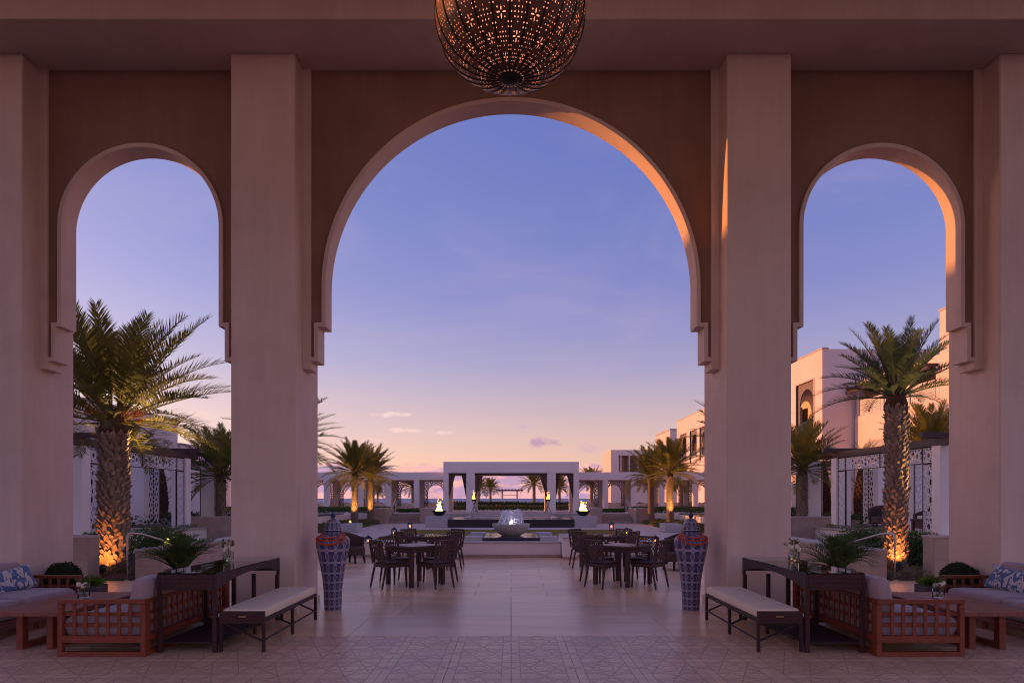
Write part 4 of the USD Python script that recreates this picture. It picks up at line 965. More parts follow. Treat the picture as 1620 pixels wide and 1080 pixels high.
# ------------------------------------------------------------------ cabanas
def cabana(s, label):
    """local: x runs away from the garden axis (times s), y along the front, z from the platform"""
    t = thing('garden_cabana', label, 'cabana', (s * 11.0, 17.5, .60))
    L = 5.96
    for (x0, x1, y0, y1) in ((0, .5, 0, .36), (0, .5, L - .36, L), (2.6, 3.1, 0, .36), (2.6, 3.1, L - .36, L)):
        obj('pillar', cbox(*X(s, x0, x1), y0, y1, 0, 2.36, c=.008), 'white_plaster', t)
    for x0 in (.02, 2.75): obj('roof_beam', cbox(*X(s, x0, x0 + .16), -.42, L + .55, 2.362, 2.56, c=.006), 'dark_wood', t)
    for y in (.11, L - .25): obj('cross_beam', cbox(*X(s, -.38, 3.4), y, y + .14, 2.562, 2.70, c=.006), 'dark_wood', t)
    fr = .045
    def frame_rect(xp, y0, y1, z0, z1, nm='screen_frame', lat=True, cell=.30):
        o = sbox(y0, z0, y1, z1); f = o.difference(o.buffer(-fr / 2, join_style=2))
        p = obj(nm, slab_yz(f, *X(s, xp, xp + .05)), 'dark_frame', t)
        if lat:
            w, h = y1 - y0 - fr, z1 - z0 - fr
            u = affinity.translate(star_lattice(w, h, cell, .020, .018, 64, False), (y0 + y1) / 2, (z0 + z1) / 2)
            obj('lattice_screen', slab_yz(u, *X(s, xp + .012, xp + .034)), 'screen_white', p)
    y0, y1 = .362, L - .362
    frame_rect(.06, y0, y0 + .50, 1.92, 2.36, cell=.40); frame_rect(.06, y1 - .50, y1, 1.92, 2.36, cell=.40)
    wq = (y1 - y0 - 1.0 - .004) / 2
    frame_rect(.06, y0 + .501, y0 + .501 + wq, 1.92, 2.36, cell=.40); frame_rect(.06, y0 + .503 + wq, y1 - .501, 1.92, 2.36, cell=.40)
    frame_rect(.06, y0, y0 + .50, .0, 1.918, cell=.47); frame_rect(.06, y1 - .50, y1, .0, 1.918, cell=.47)
    # rear screens and mullions
    frame_rect(2.64, y0, y0 + .85, .0, 2.3, cell=.40); frame_rect(2.64, y1 - .85, y1, .0, 2.3, cell=.40)
    for y in (y0 + 1.9, y1 - 1.9): obj('mullion', cbox(*X(s, 2.66, 2.72), y, y + .06, 0, 2.3), 'dark_frame', t)
    obj('rear_rail', cbox(*X(s, 2.65, 2.72), y0 + .86, y1 - .86, 2.24, 2.3), 'dark_frame', t)
    obj('deck', cbox(*X(s, .05, 3.0), y0, y1, -.03, .012, c=.003), 'stone_cap', t)
    return t
for s in (-1, 1):
    c = cabana(s, f'white pillared garden cabana with lattice screens in the {SIDE[s]} arch')
    dup(c, (s * 11.0, 25.3, .60), 0, f'farther cabana whose white pillar shows beside the {SIDE[s]} inner pier')
def wicker_sofa(s, y, label):
    t = thing('wicker_sofa', label, 'sofa', (s * 12.9, y, .615))
    obj('base', cbox(*X(s, -.42, .40), -1.0, 1.0, .06, .32, c=.02), 'wicker_fine', t)
    obj('back', cbox(*X(s, .30, .42), -1.0, 1.0, .321, .80, c=.03), 'wicker_fine', t)
    for e in (-1.0, .88):
        P = Polygon([(-.42, .321), (.29, .321), (.29, .74), (.1, .68), (-.30, .55), (-.42, .50)]) if s > 0 else Polygon([(.42, .321), (-.29, .321), (-.29, .74), (-.1, .68), (.30, .55), (.42, .50)])
        obj('arm', slab_xz(P, e, e + .12), 'wicker_fine', t)
    obj('seat_cushion', place(rbox(.68, 1.72, .13, .05, .01, 2, .12), s * -.06, 0, .325), 'pale_cushion', t, smooth=True)
    return t
def low_table(s, x, y, label):
    t = thing('low_wicker_table', label, 'table', (s * x, y, .615))
    obj('top', cbox(-.36, .36, -.36, .36, .34, .40, c=.01), 'wicker_flat', t)
    for a in (-1, 1):
        for b in (-1, 1): obj('leg', cbox(a * .27, a * .34, b * .27, b * .34, 0, .339), 'wicker_fine', t)
for s in (-1, 1):
    wicker_sofa(s, 20.7 if s < 0 else 20.2, f'dark wicker sofa with pale seat inside the {SIDE[s]} cabana')
    low_table(s, 11.85, 19.3, f'low dark wicker table inside the {SIDE[s]} cabana')
    for k, (dy, mt, nm, w) in enumerate(((-.55, 'blue_print', 'printed_pillow', 'blue print pillow at the near end'), (.05, 'pale_cushion', 'cream_pillow', 'cream pillow in the middle'), (.6, 'blue_print', 'printed_pillow', 'blue print pillow at the far end'))):
        p = pillow(.5, .42, .15, 40 + k); p.apply_transform(R(PI / 2, [0, 0, 1])); p.apply_transform(R(s * .3, [0, 1, 0]))
        obj(nm, place(p, s * 12.98, (20.7 if s < 0 else 20.2) + dy, 1.08), mt, None, f'{w} of the {SIDE[s]} cabana sofa', 'pillow', smooth=True)
t = armchair((11.9, 21.9, .615), 2.4, 'dark wicker tub chair inside the right cabana, far end')
armchair((12.0, 18.35, .615), .6, 'dark wicker tub chair inside the right cabana, near end')
armchair((-11.9, 18.6, .615), -.6, 'dark wicker tub chair inside the left cabana')

# ================================================================== CENTRAL COURT
obj('garden_paving', sheet(-14, 14, 18.4, 45.5, -.004, .12), 'paving', kind='structure')
obj('lawn', cbox(-5.3, 5.3, 26.4, 34.4, -.003, .02, c=0), 'lawn_grass', kind='structure')
rng = np.random.default_rng(77)
n = 26000; pts = np.c_[rng.uniform(-5.28, 5.28, n), rng.uniform(26.4, 34.38, n), np.full(n, .035)]
obj('lawn_blades', leaf_cloud(pts, .05, 3, 0, .18), 'straw_leaf', None, 'short ochre grass of the lawn behind the fountain', 'grass', kind='stuff')
pw = thing('parapet_wall', 'low white parapet wall closing the terrace in front of the fountain', 'wall')
obj('wall', cbox(-1.335, 1.335, 18.42, 18.75, .085, .395, c=.004), 'white_plaster', pw)
obj('coping', cbox(-1.36, 1.36, 18.39, 18.78, .396, .425, c=.006), 'stone_cap', pw)
obj('base_course', cbox(-1.33, 1.33, 18.425, 18.75, -.01, .084, c=.004), 'stone_clad', pw)
for s in (-1, 1):
    obj('wall', cbox(*X(s, 1.36, 1.74), 17.75, 19.6, .085, .56, c=.004), 'white_plaster', pw)
    obj('coping', cbox(*X(s, 1.335, 1.765), 17.72, 19.63, .561, .59, c=.006), 'stone_cap', pw)
    obj('base_course', cbox(*X(s, 1.365, 1.735), 17.755, 19.6, -.01, .084, c=.004), 'stone_clad', pw)
    obj('wall', cbox(*X(s, 1.745, 9.8), 18.42, 18.75, .085, .395, c=.004), 'white_plaster', pw)
    obj('coping', cbox(*X(s, 1.77, 9.8), 18.39, 18.78, .396, .425, c=.006), 'stone_cap', pw)
    obj('base_course', cbox(*X(s, 1.75, 9.8), 18.425, 18.75, -.01, .084, c=.004), 'stone_clad', pw)
# fountain
ba = thing('fountain_basin', 'dark tiled square basin under the fountain bowl', 'basin')
b = MB().box(-.90, .90, 22.0, 22.12, -.05, .33, c=.004).box(-.90, .90, 25.4, 25.5, -.05, .33, c=.004).box(-.90, -.80, 22.121, 25.399, -.05, .33, c=.004).box(.80, .90, 22.121, 25.399, -.05, .33, c=.004)
obj('rim', b, 'dark_tile', ba)
obj('water', cbox(-.799, .799, 22.121, 25.399, .2, .322, c=0), 'pool_water', ba)
for s in (-1, 1):
    for y0, y1, w, z in ((22.0, 22.7, 'near', .37), (25.0, 25.7, 'far', .345)):
        obj('stone_block', cbox(*X(s, .93, 1.50), y0, y1, -.02, z, c=.01), 'concrete', None, f'pale square stone block at the {w} {SIDE[s]} corner of the fountain basin', 'block')
fb = thing('fountain_bowl', 'wide shallow stone fountain bowl with splashing jets', 'fountain', (-.0, 23.5, .28))
obj('bowl', lathe([(0, 0), (.20, 0), (.26, .02), (.42, .10), (.56, .22), (.635, .36), (.655, .43), (.655, .45), (.62, .45), (.60, .42), (.3, .36), (0, .35)], 48), 'bowl_stone', fb, smooth=35)
obj('water', lathe([(0, .415), (.602, .415)], 32), 'pool_water', fb, smooth=True)
rng = np.random.default_rng(5); dr = []; jets = MB()
for k in range(34):
    a = 2 * PI * k / 34 + rng.uniform(-.1, .1); v0 = rng.uniform(2.35, 3.15); hs = rng.uniform(.45, .95); T_ = 2 * v0 / 9.8; st = rng.uniform(.02, .09)
    tt_ = np.linspace(0, 1, 15)[:, None] * T_
    P = np.hstack([math.cos(a) * (st + hs * tt_ * .82), math.sin(a) * (st + hs * tt_ * .82), .43 + v0 * tt_ - 4.9 * tt_ ** 2])
    P = P[P[:, 2] > .42]; jets.tube(P, np.linspace(.012, .007, len(P)), 5, False)
    for q in range(60):
        tq = rng.uniform(.1, 1) * T_; p = np.array([math.cos(a) * (st + hs * tq * .82), math.sin(a) * (st + hs * tq * .82), .43 + v0 * tq - 4.9 * tq * tq]) + rng.normal(size=3) * .014 * (1 + tq * 2)
        if p[2] > .4: d_ = trimesh.creation.icosphere(0, rng.uniform(.006, .0125)); d_.apply_scale(1); d_.vertices[:, 2] *= 1.8; d_.apply_translation(p); dr.append(d_)
obj('jets', jets, 'spray', fb); obj('spray_drops', trimesh.util.concatenate(dr), 'spray', fb, kind='stuff')
L_ = UsdLux.SphereLight.Define(stage, str(fb.GetPath()) + '/bowl_light'); L_.CreateRadiusAttr(.04); L_.CreateIntensityAttr(9); L_.CreateNormalizeAttr(True); L_.CreateColorAttr(Gf.Vec3f(1.0, .92, .95)); L_.AddTranslateOp().Set(Gf.Vec3d(0, 0, .50))
# infinity pool, fire plinths
po = thing('raised_pool', 'long dark tiled raised pool in front of the pavilion', 'pool')
obj('pool_wall', cbox(-3.46, 3.46, 37.6, 37.8, -.01, .445, c=.004), 'dark_tile', po)
obj('water', cbox(-3.46, 3.46, 37.801, 44.9, .1, .442, c=0), 'pool_water', po)
obj('deck', cbox(-2.3, 2.3, 40.2, 42.4, .3, .475, c=.006), 'stone_cap', po); obj('deck', cbox(-2.6, 2.6, 43.2, 44.9, .3, .53, c=.006), 'stone_cap', po)
for a in (-2.75, 2.45): obj('deck', cbox(a, a + .3, 39.4, 44.9, .3, .485, c=.006), 'stone_cap', po)
def flame(t, name, r, h, seed, z0, n=9):
    rng = np.random.default_rng(seed); ms = []
    for k in range(n):
        a = rng.uniform(0, 6.28); o = rng.uniform(0, .62) * r; hh = h * rng.uniform(.45, 1.0) * (1 - .45 * o / r); rr = r * rng.uniform(.25, .42); zz = np.linspace(0, 1, 9)
        sway = rng.uniform(-.10, .10, 2) * h; ph = rng.uniform(0, 6)
        P = np.c_[math.cos(a) * o * (1 - .5 * zz) + sway[0] * zz ** 2 + .05 * h * np.sin(zz * 5 + ph) * zz, math.sin(a) * o * (1 - .5 * zz) + sway[1] * zz ** 2, z0 + zz * hh]
        ms.append(tube(P, rr * np.array([.75, 1.0, .98, .86, .68, .5, .32, .17, .02]), 8))
        if k % 2 == 0:
            tip = P[-1] + [rng.uniform(-.1, .1) * h, 0, rng.uniform(.02, .12) * h]; ms.append(tube([tip, tip + [0, 0, .05 * h], tip + [.01, 0, .12 * h]], [.012 * h, .03 * h, .003], 6))
    m = trimesh.util.concatenate(ms); return m
def place_light(t, loc, power, rad=.12):
    L_ = UsdLux.SphereLight.Define(stage, str(t.GetPath()) + '/glow'); L_.CreateRadiusAttr(rad); L_.CreateIntensityAttr(power); L_.CreateNormalizeAttr(True); L_.CreateColorAttr(Gf.Vec3f(1.0, .46, .12)); L_.AddTranslateOp().Set(Gf.Vec3d(*loc))
for s in (-1, 1):
    sd = SIDE[s]
    obj('fire_plinth', cbox(*X(s, 3.50, 4.72), 37.6, 38.8, -.01, .622, c=.01), 'concrete', None, f'pale concrete plinth under the {sd} fire bowl', 'plinth')
    f = thing('fire_bowl', f'dark round fire bowl burning on the {sd} plinth', 'fire bowl', (s * 4.02, 38.1, .624))
    obj('bowl', lathe([(0, 0), (.14, 0), (.28, .09), (.38, .22), (.41, .29), (.385, .29), (.34, .2), (0, .14)], 32), 'bowl_metal', f, smooth=35)
    obj('flames', flame(f, 'f', .30, .72, 4 + s, .2, 13), 'flame', f, smooth=True)
    tch = thing('torch', f'tripod torch burning in front of the {sd} pavilion column', 'torch', (s * 2.46, 45.4, .602))
    for k in range(3):
        a = k * 2.094 + .4; obj('leg', tube([(.26 * math.cos(a), .26 * math.sin(a), 0), (.0, .0, .52), (-.15 * math.cos(a), -.15 * math.sin(a), .88)], .017, 6), 'black_metal', tch)
    obj('bowl', lathe([(0, .82), (.10, .84), (.19, .95), (.165, .95), (0, .88)], 20), 'black_metal', tch, smooth=35)
    obj('flames', flame(tch, 'f', .15, .62, 14 + s, .89, 7), 'flame', tch, smooth=True)
    # steps and their piers
    st = thing('garden_steps', f'four broad stone steps {sd} of the raised pool', 'steps')
    for k in range(4): obj('step', cbox(*X(s, 5.80, 7.86), 44.0 + k * .38, 45.75, k * .15 + (0 if k else -.01), (k + 1) * .15 - .001, c=.012), 'stone_clad', st)
    obj('rail', tube([(s * 7.7, 43.9, .05), (s * 7.7, 43.9, .95), (s * 7.7, 45.5, 1.5), (s * 7.7, 45.5, .6)], .03, 8), 'steel', st, smooth=40)
    for x0, x1, w in ((7.88, 8.8, 'outer'), (4.98, 5.78, 'inner')):
        wall_blocks('step_pier', *X(s, x0, x1), 43.2, 45.9, -.01, .95, 1, f'beige stone block at the {w} side of the {sd} garden steps', 'pier')
    obj('garden_bench', cbox(*X(s, 7.22, 8.02), 32.0, 33.2, -.003, .40, c=.012), 'concrete', None, f'white block bench on the {sd} garden path', 'bench')
    bed = Polygon([(s * 8.04, 31.9), (s * 8.04, 34), (s * 8.35, 45.9), (s * 15, 45.9), (s * 15, 27.5)])
    obj('garden_bed', slab_xy(bed if bed.exterior.is_ccw else Polygon(list(bed.exterior.coords)[::-1]), -.01, .08), 'hill_grass', kind='structure')
    rng = np.random.default_rng(50 + s); n = 9000
    pts = np.c_[s * rng.uniform(8.1, 14.5, n), rng.uniform(29, 45.5, n), rng.uniform(.08, .24, n)]
    pts = pts[[bed.contains(Point(p[0], p[1])) for p in pts]]
    obj('ground_cover', leaf_cloud(pts, .15, 60 + s, .2, .5), 'olive_leaf', None, f'low olive ground cover in the {sd} garden bed', 'ground cover', kind='stuff')
# rectangle of level B
obj('upper_terrace', cbox(-34, 34, 46.0, 76, -.2, .598, c=0), 'white_plaster', kind='structure')
obj('upper_paving', cbox(-4.95, 4.95, 44.92, 56, .3, .602, c=0), 'stone_cap', kind='structure')
for s in (-1, 1): obj('step_landing', cbox(*X(s, 4.97, 8.0), 45.78, 48, .3, .600, c=0), 'stone_cap', kind='structure')
def hedge(name, x0, x1, y0, y1, z0, z1, n, seed, mat, label, size=.2):
    rng = np.random.default_rng(seed)
    p = np.c_[rng.uniform(x0, x1, n), rng.uniform(y0, y1, n), z0 + (z1 - z0) * rng.uniform(0, 1, n) ** .6]
    p[:, 2] = z0 + (p[:, 2] - z0) * (.78 + .5 * meshkit.fbm(np.c_[p[:, 0] * .9, p[:, 1] * .9, p[:, 0] * 0], 3, seed))
    obj(name, leaf_cloud(p, size, seed, .2, .55), mat, None, label, 'hedge', kind='stuff')
for s in (-1, 1):
    hedge('low_hedge', *X(s, 8.2, 20), 46.3, 48.6, .6, .98, 5000, 70 + s, 'shrub_leaf', f'green planting along the foot of the {SIDE[s]} colonnade', .17)
    hedge('low_hedge', *X(s, 5.05, 8.1), 48.2, 49.2, .6, .85, 1600, 72 + s, 'shrub_leaf', f'green planting at the top of the {SIDE[s]} garden steps', .15)
    hedge('hedge', *X(s, 5.2, 20), 56.5, 59, .6, 1.15, 4000, 74 + s, 'hedge_leaf', f'dark hedge seen through the {SIDE[s]} colonnade', .25)
hedge('hedge', -5.2, 5.2, 56.5, 58, .6, .98, 5000, 76, 'olive_leaf', 'lighter clipped hedge just behind the pavilion', .16)
hedge('hedge', -5.2, 5.2, 59.5, 61.5, .6, 1.25, 5000, 77, 'hedge_leaf', 'darker taller hedge behind the pavilion facing the sea', .2)

# pavilion
pv = thing('pavilion', 'white flat roofed pavilion with curtains in the middle of the colonnade', 'pavilion')
PX = [(4.85, 4.45), (3.22, 2.62)]
Y0, Y1, ZT = 49.0, 53.2, 4.23
obj('roof_block', cbox(-4.87, 4.87, Y0, Y1, 3.42, ZT, c=.015), 'white_plaster', pv)
obj('ceiling_lining', cbox(-4.4, 4.4, Y0 + .3, Y1 - .3, 3.33, 3.418, c=.01), 'dark_wood', pv)
for s in (-1, 1):
    for (a, b) in ((4.87, 4.50), (3.22, 2.60)):
        for ya, yb in ((Y0 + .003, Y0 + .62), (Y1 - .62, Y1 - .003)): obj('column', cbox(*X(s, a, b), ya, yb, .6, 3.418, c=.012), 'white_plaster', pv)
def curtain(x_out, x_in, label, y=49.35):
    """a tied-back drape: wide at the top, gathered towards the column, hanging free below the tie"""
    nz, nx = 14, 26; V = []; w = x_in - x_out
    for i in range(nz):
        q = i / (nz - 1); z = 3.40 - q * (1.75); wid = w * (1 - .96 * q ** .9)
        for j in range(nx):
            u = j / (nx - 1); V.append((x_out + wid * u, y + .07 * math.sin(u * 34) * (1 - .4 * q) + .02 * math.sin(u * 13 + q * 4), z - .25 * u * q * 0 ))
    f = []
    for i in range(nz - 1):
        for j in range(nx - 1):
            a = i * nx + j; f += [(a, a + 1, a + nx + 1), (a, a + nx + 1, a + nx)]
    obj('curtain', trimesh.Trimesh(np.array(V), np.array(f), process=False), 'curtain', None, label, 'curtain', smooth=True)
for s in (-1, 1):
    sd = SIDE[s]
    curtain(s * 4.48, s * 3.98, f'brown curtain tied at the outer column, {sd} bay of the pavilion')
    curtain(s * 3.24, s * 3.62, f'brown curtain tied at the inner column, {sd} bay of the pavilion')
    curtain(s * 2.58, s * 1.98, f'brown curtain at the {sd} edge of the wide middle bay')

# colonnades
def pointed_arch(w, z0, zs, zt):
    pts = [(-w / 2, z0)]
    for q in np.linspace(0, 1, 12): pts.append((-w / 2 * math.cos(q * PI / 2) ** .85, zs + (zt - zs) * math.sin(q * PI / 2) ** .9))
    pts2 = [(-x, z) for x, z in pts[::-1]]
    return Polygon(pts + pts2[1:])
CX = [4.87, 6.87, 8.91, 10.96, 13.40, 15.45, 17.5, 19.5]
for s in (-1, 1):
    sd = SIDE[s]
    cn_ = thing('colonnade', f'white colonnade with pierced arch screens {sd} of the pavilion', 'colonnade')
    obj('beam', cbox(*X(s, 4.88, 19.9), 49.5, 52.7, 2.95, 3.5, c=.012), 'white_plaster', cn_)
    obj('rear_parapet', cbox(*X(s, 4.88, 19.9), 52.72, 52.9, .6, 1.22, c=.01), 'white_plaster', cn_)
    for k, cx in enumerate(CX[1:]):
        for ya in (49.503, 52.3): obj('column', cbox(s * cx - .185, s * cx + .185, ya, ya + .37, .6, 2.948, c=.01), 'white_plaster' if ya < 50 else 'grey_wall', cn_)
    for k in range(len(CX) - 1):
        a, b = CX[k] + (.0 if k == 0 else .187), CX[k + 1] - .187; w = b - a; cz = (a + b) / 2
        zb = 2.944
        u = affinity.translate(star_lattice(w - .004, 2.2, .33, .045, .05, 60, False), 0, zb - 1.1)
        ar = pointed_arch(w * .66, .9, 1.9, 2.62)
        u = u.difference(ar.buffer(.04)).union(ar.buffer(.05).difference(ar)).intersection(sbox(-w / 2 + .002, 1.0, w / 2 - .002, zb))
        obj('pierced_screen', slab_xz(affinity.translate(u, s * cz, 0), 52.42, 52.47), 'screen_dark', cn_)
# left far gallery with a round arch
ga = thing('arched_gallery', 'white gallery with a round arch seen right of the left cabana', 'gallery')
gal = sbox(-24.6, .6, -20.2, 3.72).difference(unary_union([Point(-22.3, 2.15).buffer(.72, 24), sbox(-23.02, .6, -21.58, 2.15)]))
obj('wall', slab_xz(gal, 49.0, 49.5), 'white_plaster', ga)
obj('rear_wall', slab_xz(sbox(-24.6, .6, -19, 3.7).difference(unary_union([Point(-22.9, 2.0).buffer(.62, 24), sbox(-23.52, .6, -22.28, 2.0)])), 53, 53.2), 'grey_wall', ga)
obj('balustrade_rail', cbox(-24.4, -20.3, 48.2, 48.26, 1.42, 1.48), 'black_metal', ga)
for k in range(30): obj('baluster', cbox(-24.35 + k * .139, -24.32 + k * .139, 48.215, 48.245, .6, 1.419, c=0), 'black_metal', ga)

# distant plants and gazebo beyond the pavilion
gz = thing('garden_gazebo', 'small flat roofed gazebo facing the sea behind the pavilion', 'gazebo', (-.15, 76, -.2))
obj('roof', cbox(-1.5, 1.5, -1.2, 1.2, 2.62, 2.74, c=.01), 'dark_wood', gz)
for k in range(9): obj('roof_slat', cbox(-1.62 + k * .36, -1.56 + k * .36 + .1, -1.35, 1.35, 2.742, 2.82, c=0), 'dark_wood', gz)
for sx in (-1, 1):
    for sy in (-1, 1): obj('post', cbox(sx * .74, sx * .90, sy * .8, sy * .96, 0, 2.618), 'grey_wall', gz)
obj('tie_rail', cbox(-.739, .739, -.9, -.84, 2.1, 2.16), 'grey_wall', gz)
obj('cliff_walk', cbox(-20, 20, 76.02, 79, -.6, -.19, c=0), 'hill_grass', kind='structure')
for x, y, sc, rot, lab in ((-3.15, 66, .62, 1, 'small dark palm right of the left inner pavilion column'), (-2.1, 70, .62, 2, 'small palm left of the gazebo behind the pavilion'), (2.25, 68, .78, 0.4, 'full round palm right of the gazebo behind the pavilion'), (4.55, 72, .80, 2.2, 'slim palm seen in the right bay of the pavilion'), (5.3, 74, .68, 3, 'shorter palm at the right edge of the right pavilion bay'),
                           (-13.5, 69, .48, 1, 'left of two tiny palms seen through the left colonnade'), (-12.3, 69, .48, 2, 'right of two tiny palms seen through the left colonnade'), (-8.2, 57, .62, 2.2, 'leaning palm fronds behind the left colonnade screen next to the pavilion'), (6.6, 56, .70, 1.2, 'leaning palm behind the right colonnade screen next to the pavilion'), (14.2, 57, .75, .2, 'palm seen through the wide bay of the right colonnade')):
    dup(pmid, (x, y, .55 if y < 76 else -.2), rot, lab, 'palms beyond the colonnade', sc * 1.05)

# garden lanterns with candles
def garden_lantern(loc, label):
    t = thing('candle_lantern', label, 'lantern', loc, 0, 'candle lanterns along the lawn')
    w = .10
    obj('base', cbox(-w, w, -w, w, 0, .025), 'black_metal', t)
    for a in (-1, 1):
        for b in (-1, 1): obj('upright', cbox(a * w, a * (w - .016), b * w, b * (w - .016), .0255, .29, c=.002), 'black_metal', t)
    for ax_, (x0, x1, y0, y1) in enumerate(((-w + .017, w - .017, -w + .004, -w + .008), (-w + .017, w - .017, w - .008, w - .004), (-w + .004, -w + .008, -w + .017, w - .017), (w - .008, w - .004, -w + .017, w - .017))):
        obj('pane', cbox(x0, x1, y0, y1, .026, .289, c=0), 'clear_glass', t)
    obj('roof', lathe([(.15, .2905), (.145, .30), (.06, .36), (.03, .375), (.03, .39), (0, .395)], 4), 'black_metal', t)
    obj('ring', tube([(.03 * math.cos(a), 0, .42 + .03 * math.sin(a)) for a in np.linspace(0, 2 * PI, 13)], .004, 5), 'black_metal', t)
    c = obj('candle', tube([(0, 0, .0255), (0, 0, .13)], .035, 12), 'candle', t)
    obj('flame', lathe([(0, .132), (.03, .155), (.036, .18), (.02, .22), (0, .255)], 10), 'candle_glow', c, smooth=True)
    return t
l0 = None
for x, y, lab in ((-4.6, 22.0, 'nearest candle lantern left of the fountain'), (-4.8, 28.0, 'middle candle lantern on the left lawn edge'), (-5.1, 34.4, 'farthest candle lantern on the left lawn edge'), (4.65, 22.0, 'nearest candle lantern right of the fountain'), (4.75, 28.0, 'middle candle lantern on the right lawn edge'), (5.0, 34.0, 'farthest candle lantern on the right lawn edge')):
    if l0 is None: l0 = garden_lantern((x, y, .02), lab)
    else: dup(l0, (x, y, .02), 0, lab)

# ================================================================== HOTEL WINGS
def arch_opening(y0, y1, z0, z1): return sbox(y0, z0, y1, z1)
def niche(t, s, xf, y0, y1, z0, z1, depth=1.6):
    """framed arch balcony in a wall whose face is the plane x = xf (facing the axis)"""
    w = y1 - y0; yc = (y0 + y1) / 2
    o = sbox(y0, z0, y1, z1); f = o.buffer(.10, join_style=2).difference(o)
    fr = obj('niche_frame', slab_yz(f, *X(s, xf - .03, xf + .10)), 'stone_cap', t)
    ar = unary_union([Point(yc, z1 - .42 - w * .40).buffer(w * .40, 20), sbox(yc - w * .40, z0, yc + w * .40, z1 - .42 - w * .40)])
    lat = affinity.translate(star_lattice(w - .02, z1 - z0 - .02, .5, .10, .05, 60, False), yc, (z0 + z1) / 2).difference(ar).union(ar.buffer(.09).difference(ar).intersection(o.buffer(-.01)))
    lat = lat.intersection(sbox(y0, z0 + .8, y1, z1))
    obj('pierced_spandrel', slab_yz(lat, *X(s, xf + .12, xf + .18)), 'screen_dark', fr)
    obj('balcony_front', cbox(*X(s, xf + .10, xf + .22), y0, y1, z0, z0 + .75, c=.01), 'hotel_plaster', fr)
    obj('glass_guard', cbox(*X(s, xf + .16, xf + .18), y0 + .05, y1 - .05, z0 + .752, z0 + 1.35, c=0), 'clear_glass', fr)
    obj('rear_glazing', cbox(*X(s, xf + depth - .12, xf + depth - .06), yc - w * .3, yc + w * .3, z0 + .1, z1 - 1.1, c=0), 'window_dark', fr)
def wing(label, s, xf, depth, y0, y1, h, niches=(), windows=(), cap=True):
    t = thing('hotel_wing', label, 'building')
    holes = [sbox(a, c_, b, d) for a, b, c_, d in niches]
    face = sbox(y0, -.1, y1, h).difference(unary_union(holes)) if holes else sbox(y0, -.1, y1, h)
    obj('garden_wall', slab_yz(face, *X(s, xf, xf + .3)), 'hotel_plaster', t)
    dp = 1.9 if holes else .301
    obj('main_block', cbox(*X(s, xf + dp, xf + depth), y0 + .002, y1 - .002, -.1, h - .002, c=.02), 'hotel_plaster', t)
    if holes:
        for ya, yb in ((y0 + .002, y0 + .3), (y1 - .3, y1 - .002)): obj('end_wall', cbox(*X(s, xf + .301, xf + 1.899), ya, yb, -.1, h - .003, c=0), 'hotel_plaster', t)
        obj('roof_slab', cbox(*X(s, xf + .301, xf + 1.899), y0 + .301, y1 - .301, h - .35, h - .004, c=0), 'hotel_plaster', t)
        zf = sorted({c_ for a, b, c_, d in niches})
        for z in zf: obj('floor_slab', cbox(*X(s, xf + .301, xf + 1.899), y0 + .301, y1 - .301, z - .3, z - .02, c=0), 'hotel_plaster', t)
    if cap: obj('roof_coping', cbox(*X(s, xf - .04, xf + .40), y0 - .04, y1 + .04, h + .001, h + .10, c=.01), 'stone_cap', t)
    for n_ in niches: niche(t, s, xf, n_[0] + .0, n_[1] - .0, n_[2], n_[3])
    for (a, b, c_, d) in windows:
        w = obj('window', slab_yz(sbox(a, c_, b, d).buffer(.06, join_style=2).difference(sbox(a, c_, b, d)), *X(s, xf - .02, xf + .02)), 'stone_cap', t)
        obj('pane', cbox(*X(s, xf - .012, xf - .004), a, b, c_, d, c=0), 'window_dark', w)
    return t
wing('tall white hotel block with arched balcony left of the right palm', 1, 19.6, 8.5, 43.0, 58.0, 11.0, niches=((44.2, 46.9, 5.4, 9.3), (49.0, 51.7, 5.4, 9.3), (44.2, 46.9, .9, 4.6), (49.0, 51.7, .9, 4.6)))
wing('white hotel block with pierced windows above the right colonnade', 1, 20.4, 9, 60.0, 84.0, 11.0, niches=((62.0, 64.8, 5.6, 9.2), (66.5, 69.3, 5.6, 9.2), (71.0, 73.8, 5.6, 9.2), (75.0, 77.8, 5.6, 9.2), (79.4, 82.2, 5.6, 9.2)))
wing('tall narrow pink lit hotel block at the right edge of the right arch', 1, 21.6, 7, 26.0, 34.4, 11.0)
# balconied middle part
bw = thing('balcony_wing', 'lower hotel part with pergola balcony behind the right palm', 'building')
obj('lower_wall', cbox(21.6, 22.2, 34.42, 42.9, -.1, 6.7, c=.02), 'hotel_plaster', bw)
obj('rear_wall', cbox(24.3, 28, 34.42, 42.9, -.1, 8.9, c=.02), 'hotel_plaster', bw)
obj('balcony_floor', cbox(22.201, 24.299, 34.42, 42.9, 5.4, 5.7, c=0), 'hotel_plaster', bw)
obj('roof_fascia', cbox(21.7, 24.299, 34.42, 42.9, 8.45, 8.9, c=.02), 'hotel_plaster', bw)
for k in range(16): obj('pergola_slat', cbox(20.9, 22.6, 34.6 + k * .53, 34.72 + k * .53, 8.30, 8.449, c=0), 'dark_wood', bw)
obj('pergola_beam', cbox(21.0, 21.14, 34.43, 42.88, 8.12, 8.298, c=.01), 'dark_wood', bw)
for y in (34.5, 37.1, 39.7, 42.5): obj('column', cbox(21.65, 22.0, y, y + .3, 6.702, 8.449, c=.01), 'hotel_plaster', bw)
for k, (a, b) in enumerate(((34.9, 37.0), (37.5, 39.6), (40.1, 42.4))):
    w = obj('window', cbox(24.22, 24.298, a, b, 5.75, 8.0, c=0), 'window_dark', bw)
    obj('guard_screen', slab_yz(affinity.translate(star_lattice(b - a, .95, .3, .035, .03, 60, False), (a + b) / 2, 7.2), 21.68, 21.72), 'screen_white', bw)
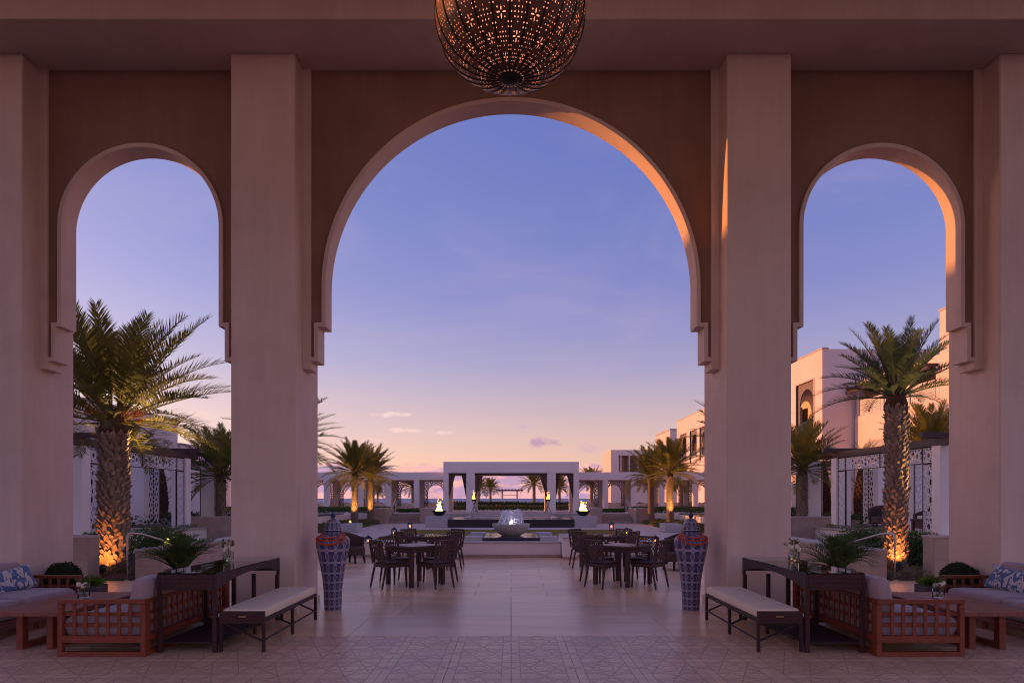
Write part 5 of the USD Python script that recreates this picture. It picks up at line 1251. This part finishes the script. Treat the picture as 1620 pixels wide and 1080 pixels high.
for a, b in ((35.2, 37.6), (38.6, 41.0)):
    w = obj('window', slab_yz(sbox(a, 2.2, b, 5.0).buffer(.08, join_style=2).difference(sbox(a, 2.2, b, 5.0)), 21.57, 21.63), 'stone_cap', bw)
    obj('pane', cbox(21.585, 21.596, a, b, 2.2, 5.0, c=0), 'grey_wall', w)
# far blocks
fw = thing('far_hotel_block', 'distant white hotel block with corner balcony right of the pavilion', 'building')
obj('left_wall', cbox(17.7, 19.1, 121, 132, -.5, 10.2, c=.02), 'hotel_plaster', fw)
obj('main_block', cbox(19.11, 30, 123.5, 132, -.5, 10.2, c=.02), 'hotel_plaster', fw)
obj('balcony_base', cbox(19.11, 27, 121, 123.49, -.5, 6.2, c=.02), 'hotel_plaster', fw)
obj('balcony_roof', cbox(19.11, 27, 121, 123.49, 9.2, 10.2, c=.02), 'hotel_plaster', fw)
for x in (19.4, 20.9, 22.4): obj('balcony_column', cbox(x, x + .22, 121.2, 121.5, 6.201, 9.198, c=0), 'hotel_plaster', fw)
obj('window', cbox(19.2, 26, 123.40, 123.495, 6.3, 9.1, c=0), 'window_dark', fw)
f2 = thing('far_hotel_block', 'grey shaded hotel block just left of the pink block above the right palms', 'building')
obj('main_block', cbox(23.3, 33, 100, 110, -.5, 11.6, c=.02), 'hotel_plaster', f2)
obj('parapet', cbox(23.25, 33.05, 99.95, 110.05, 11.601, 11.8, c=.02), 'stone_cap', f2)
# left wing
wing('low white hotel wing behind the left cabana', -1, 21.0, 9, 27.0, 43.0, 6.45, windows=((34.6, 36.4, 1.2, 3.4), (38.4, 40.2, 1.2, 3.4)))
wing('added unseen white wing blocking the low sun left of the portico', -1, 21.0, 9, 3.0, 26.9, 7.75)  # added wing out of view; its height sets where sun on the pier ends
lw_ = thing('hotel_annex', 'lower white step at the end of the left hotel wing', 'building')
obj('main_block', cbox(-27, -20.85, 43.1, 46.5, -.1, 5.0, c=.02), 'hotel_plaster', lw_)
obj('roof_coping', cbox(-27, -20.8, 43.05, 46.55, 5.001, 5.1, c=.01), 'stone_cap', lw_)
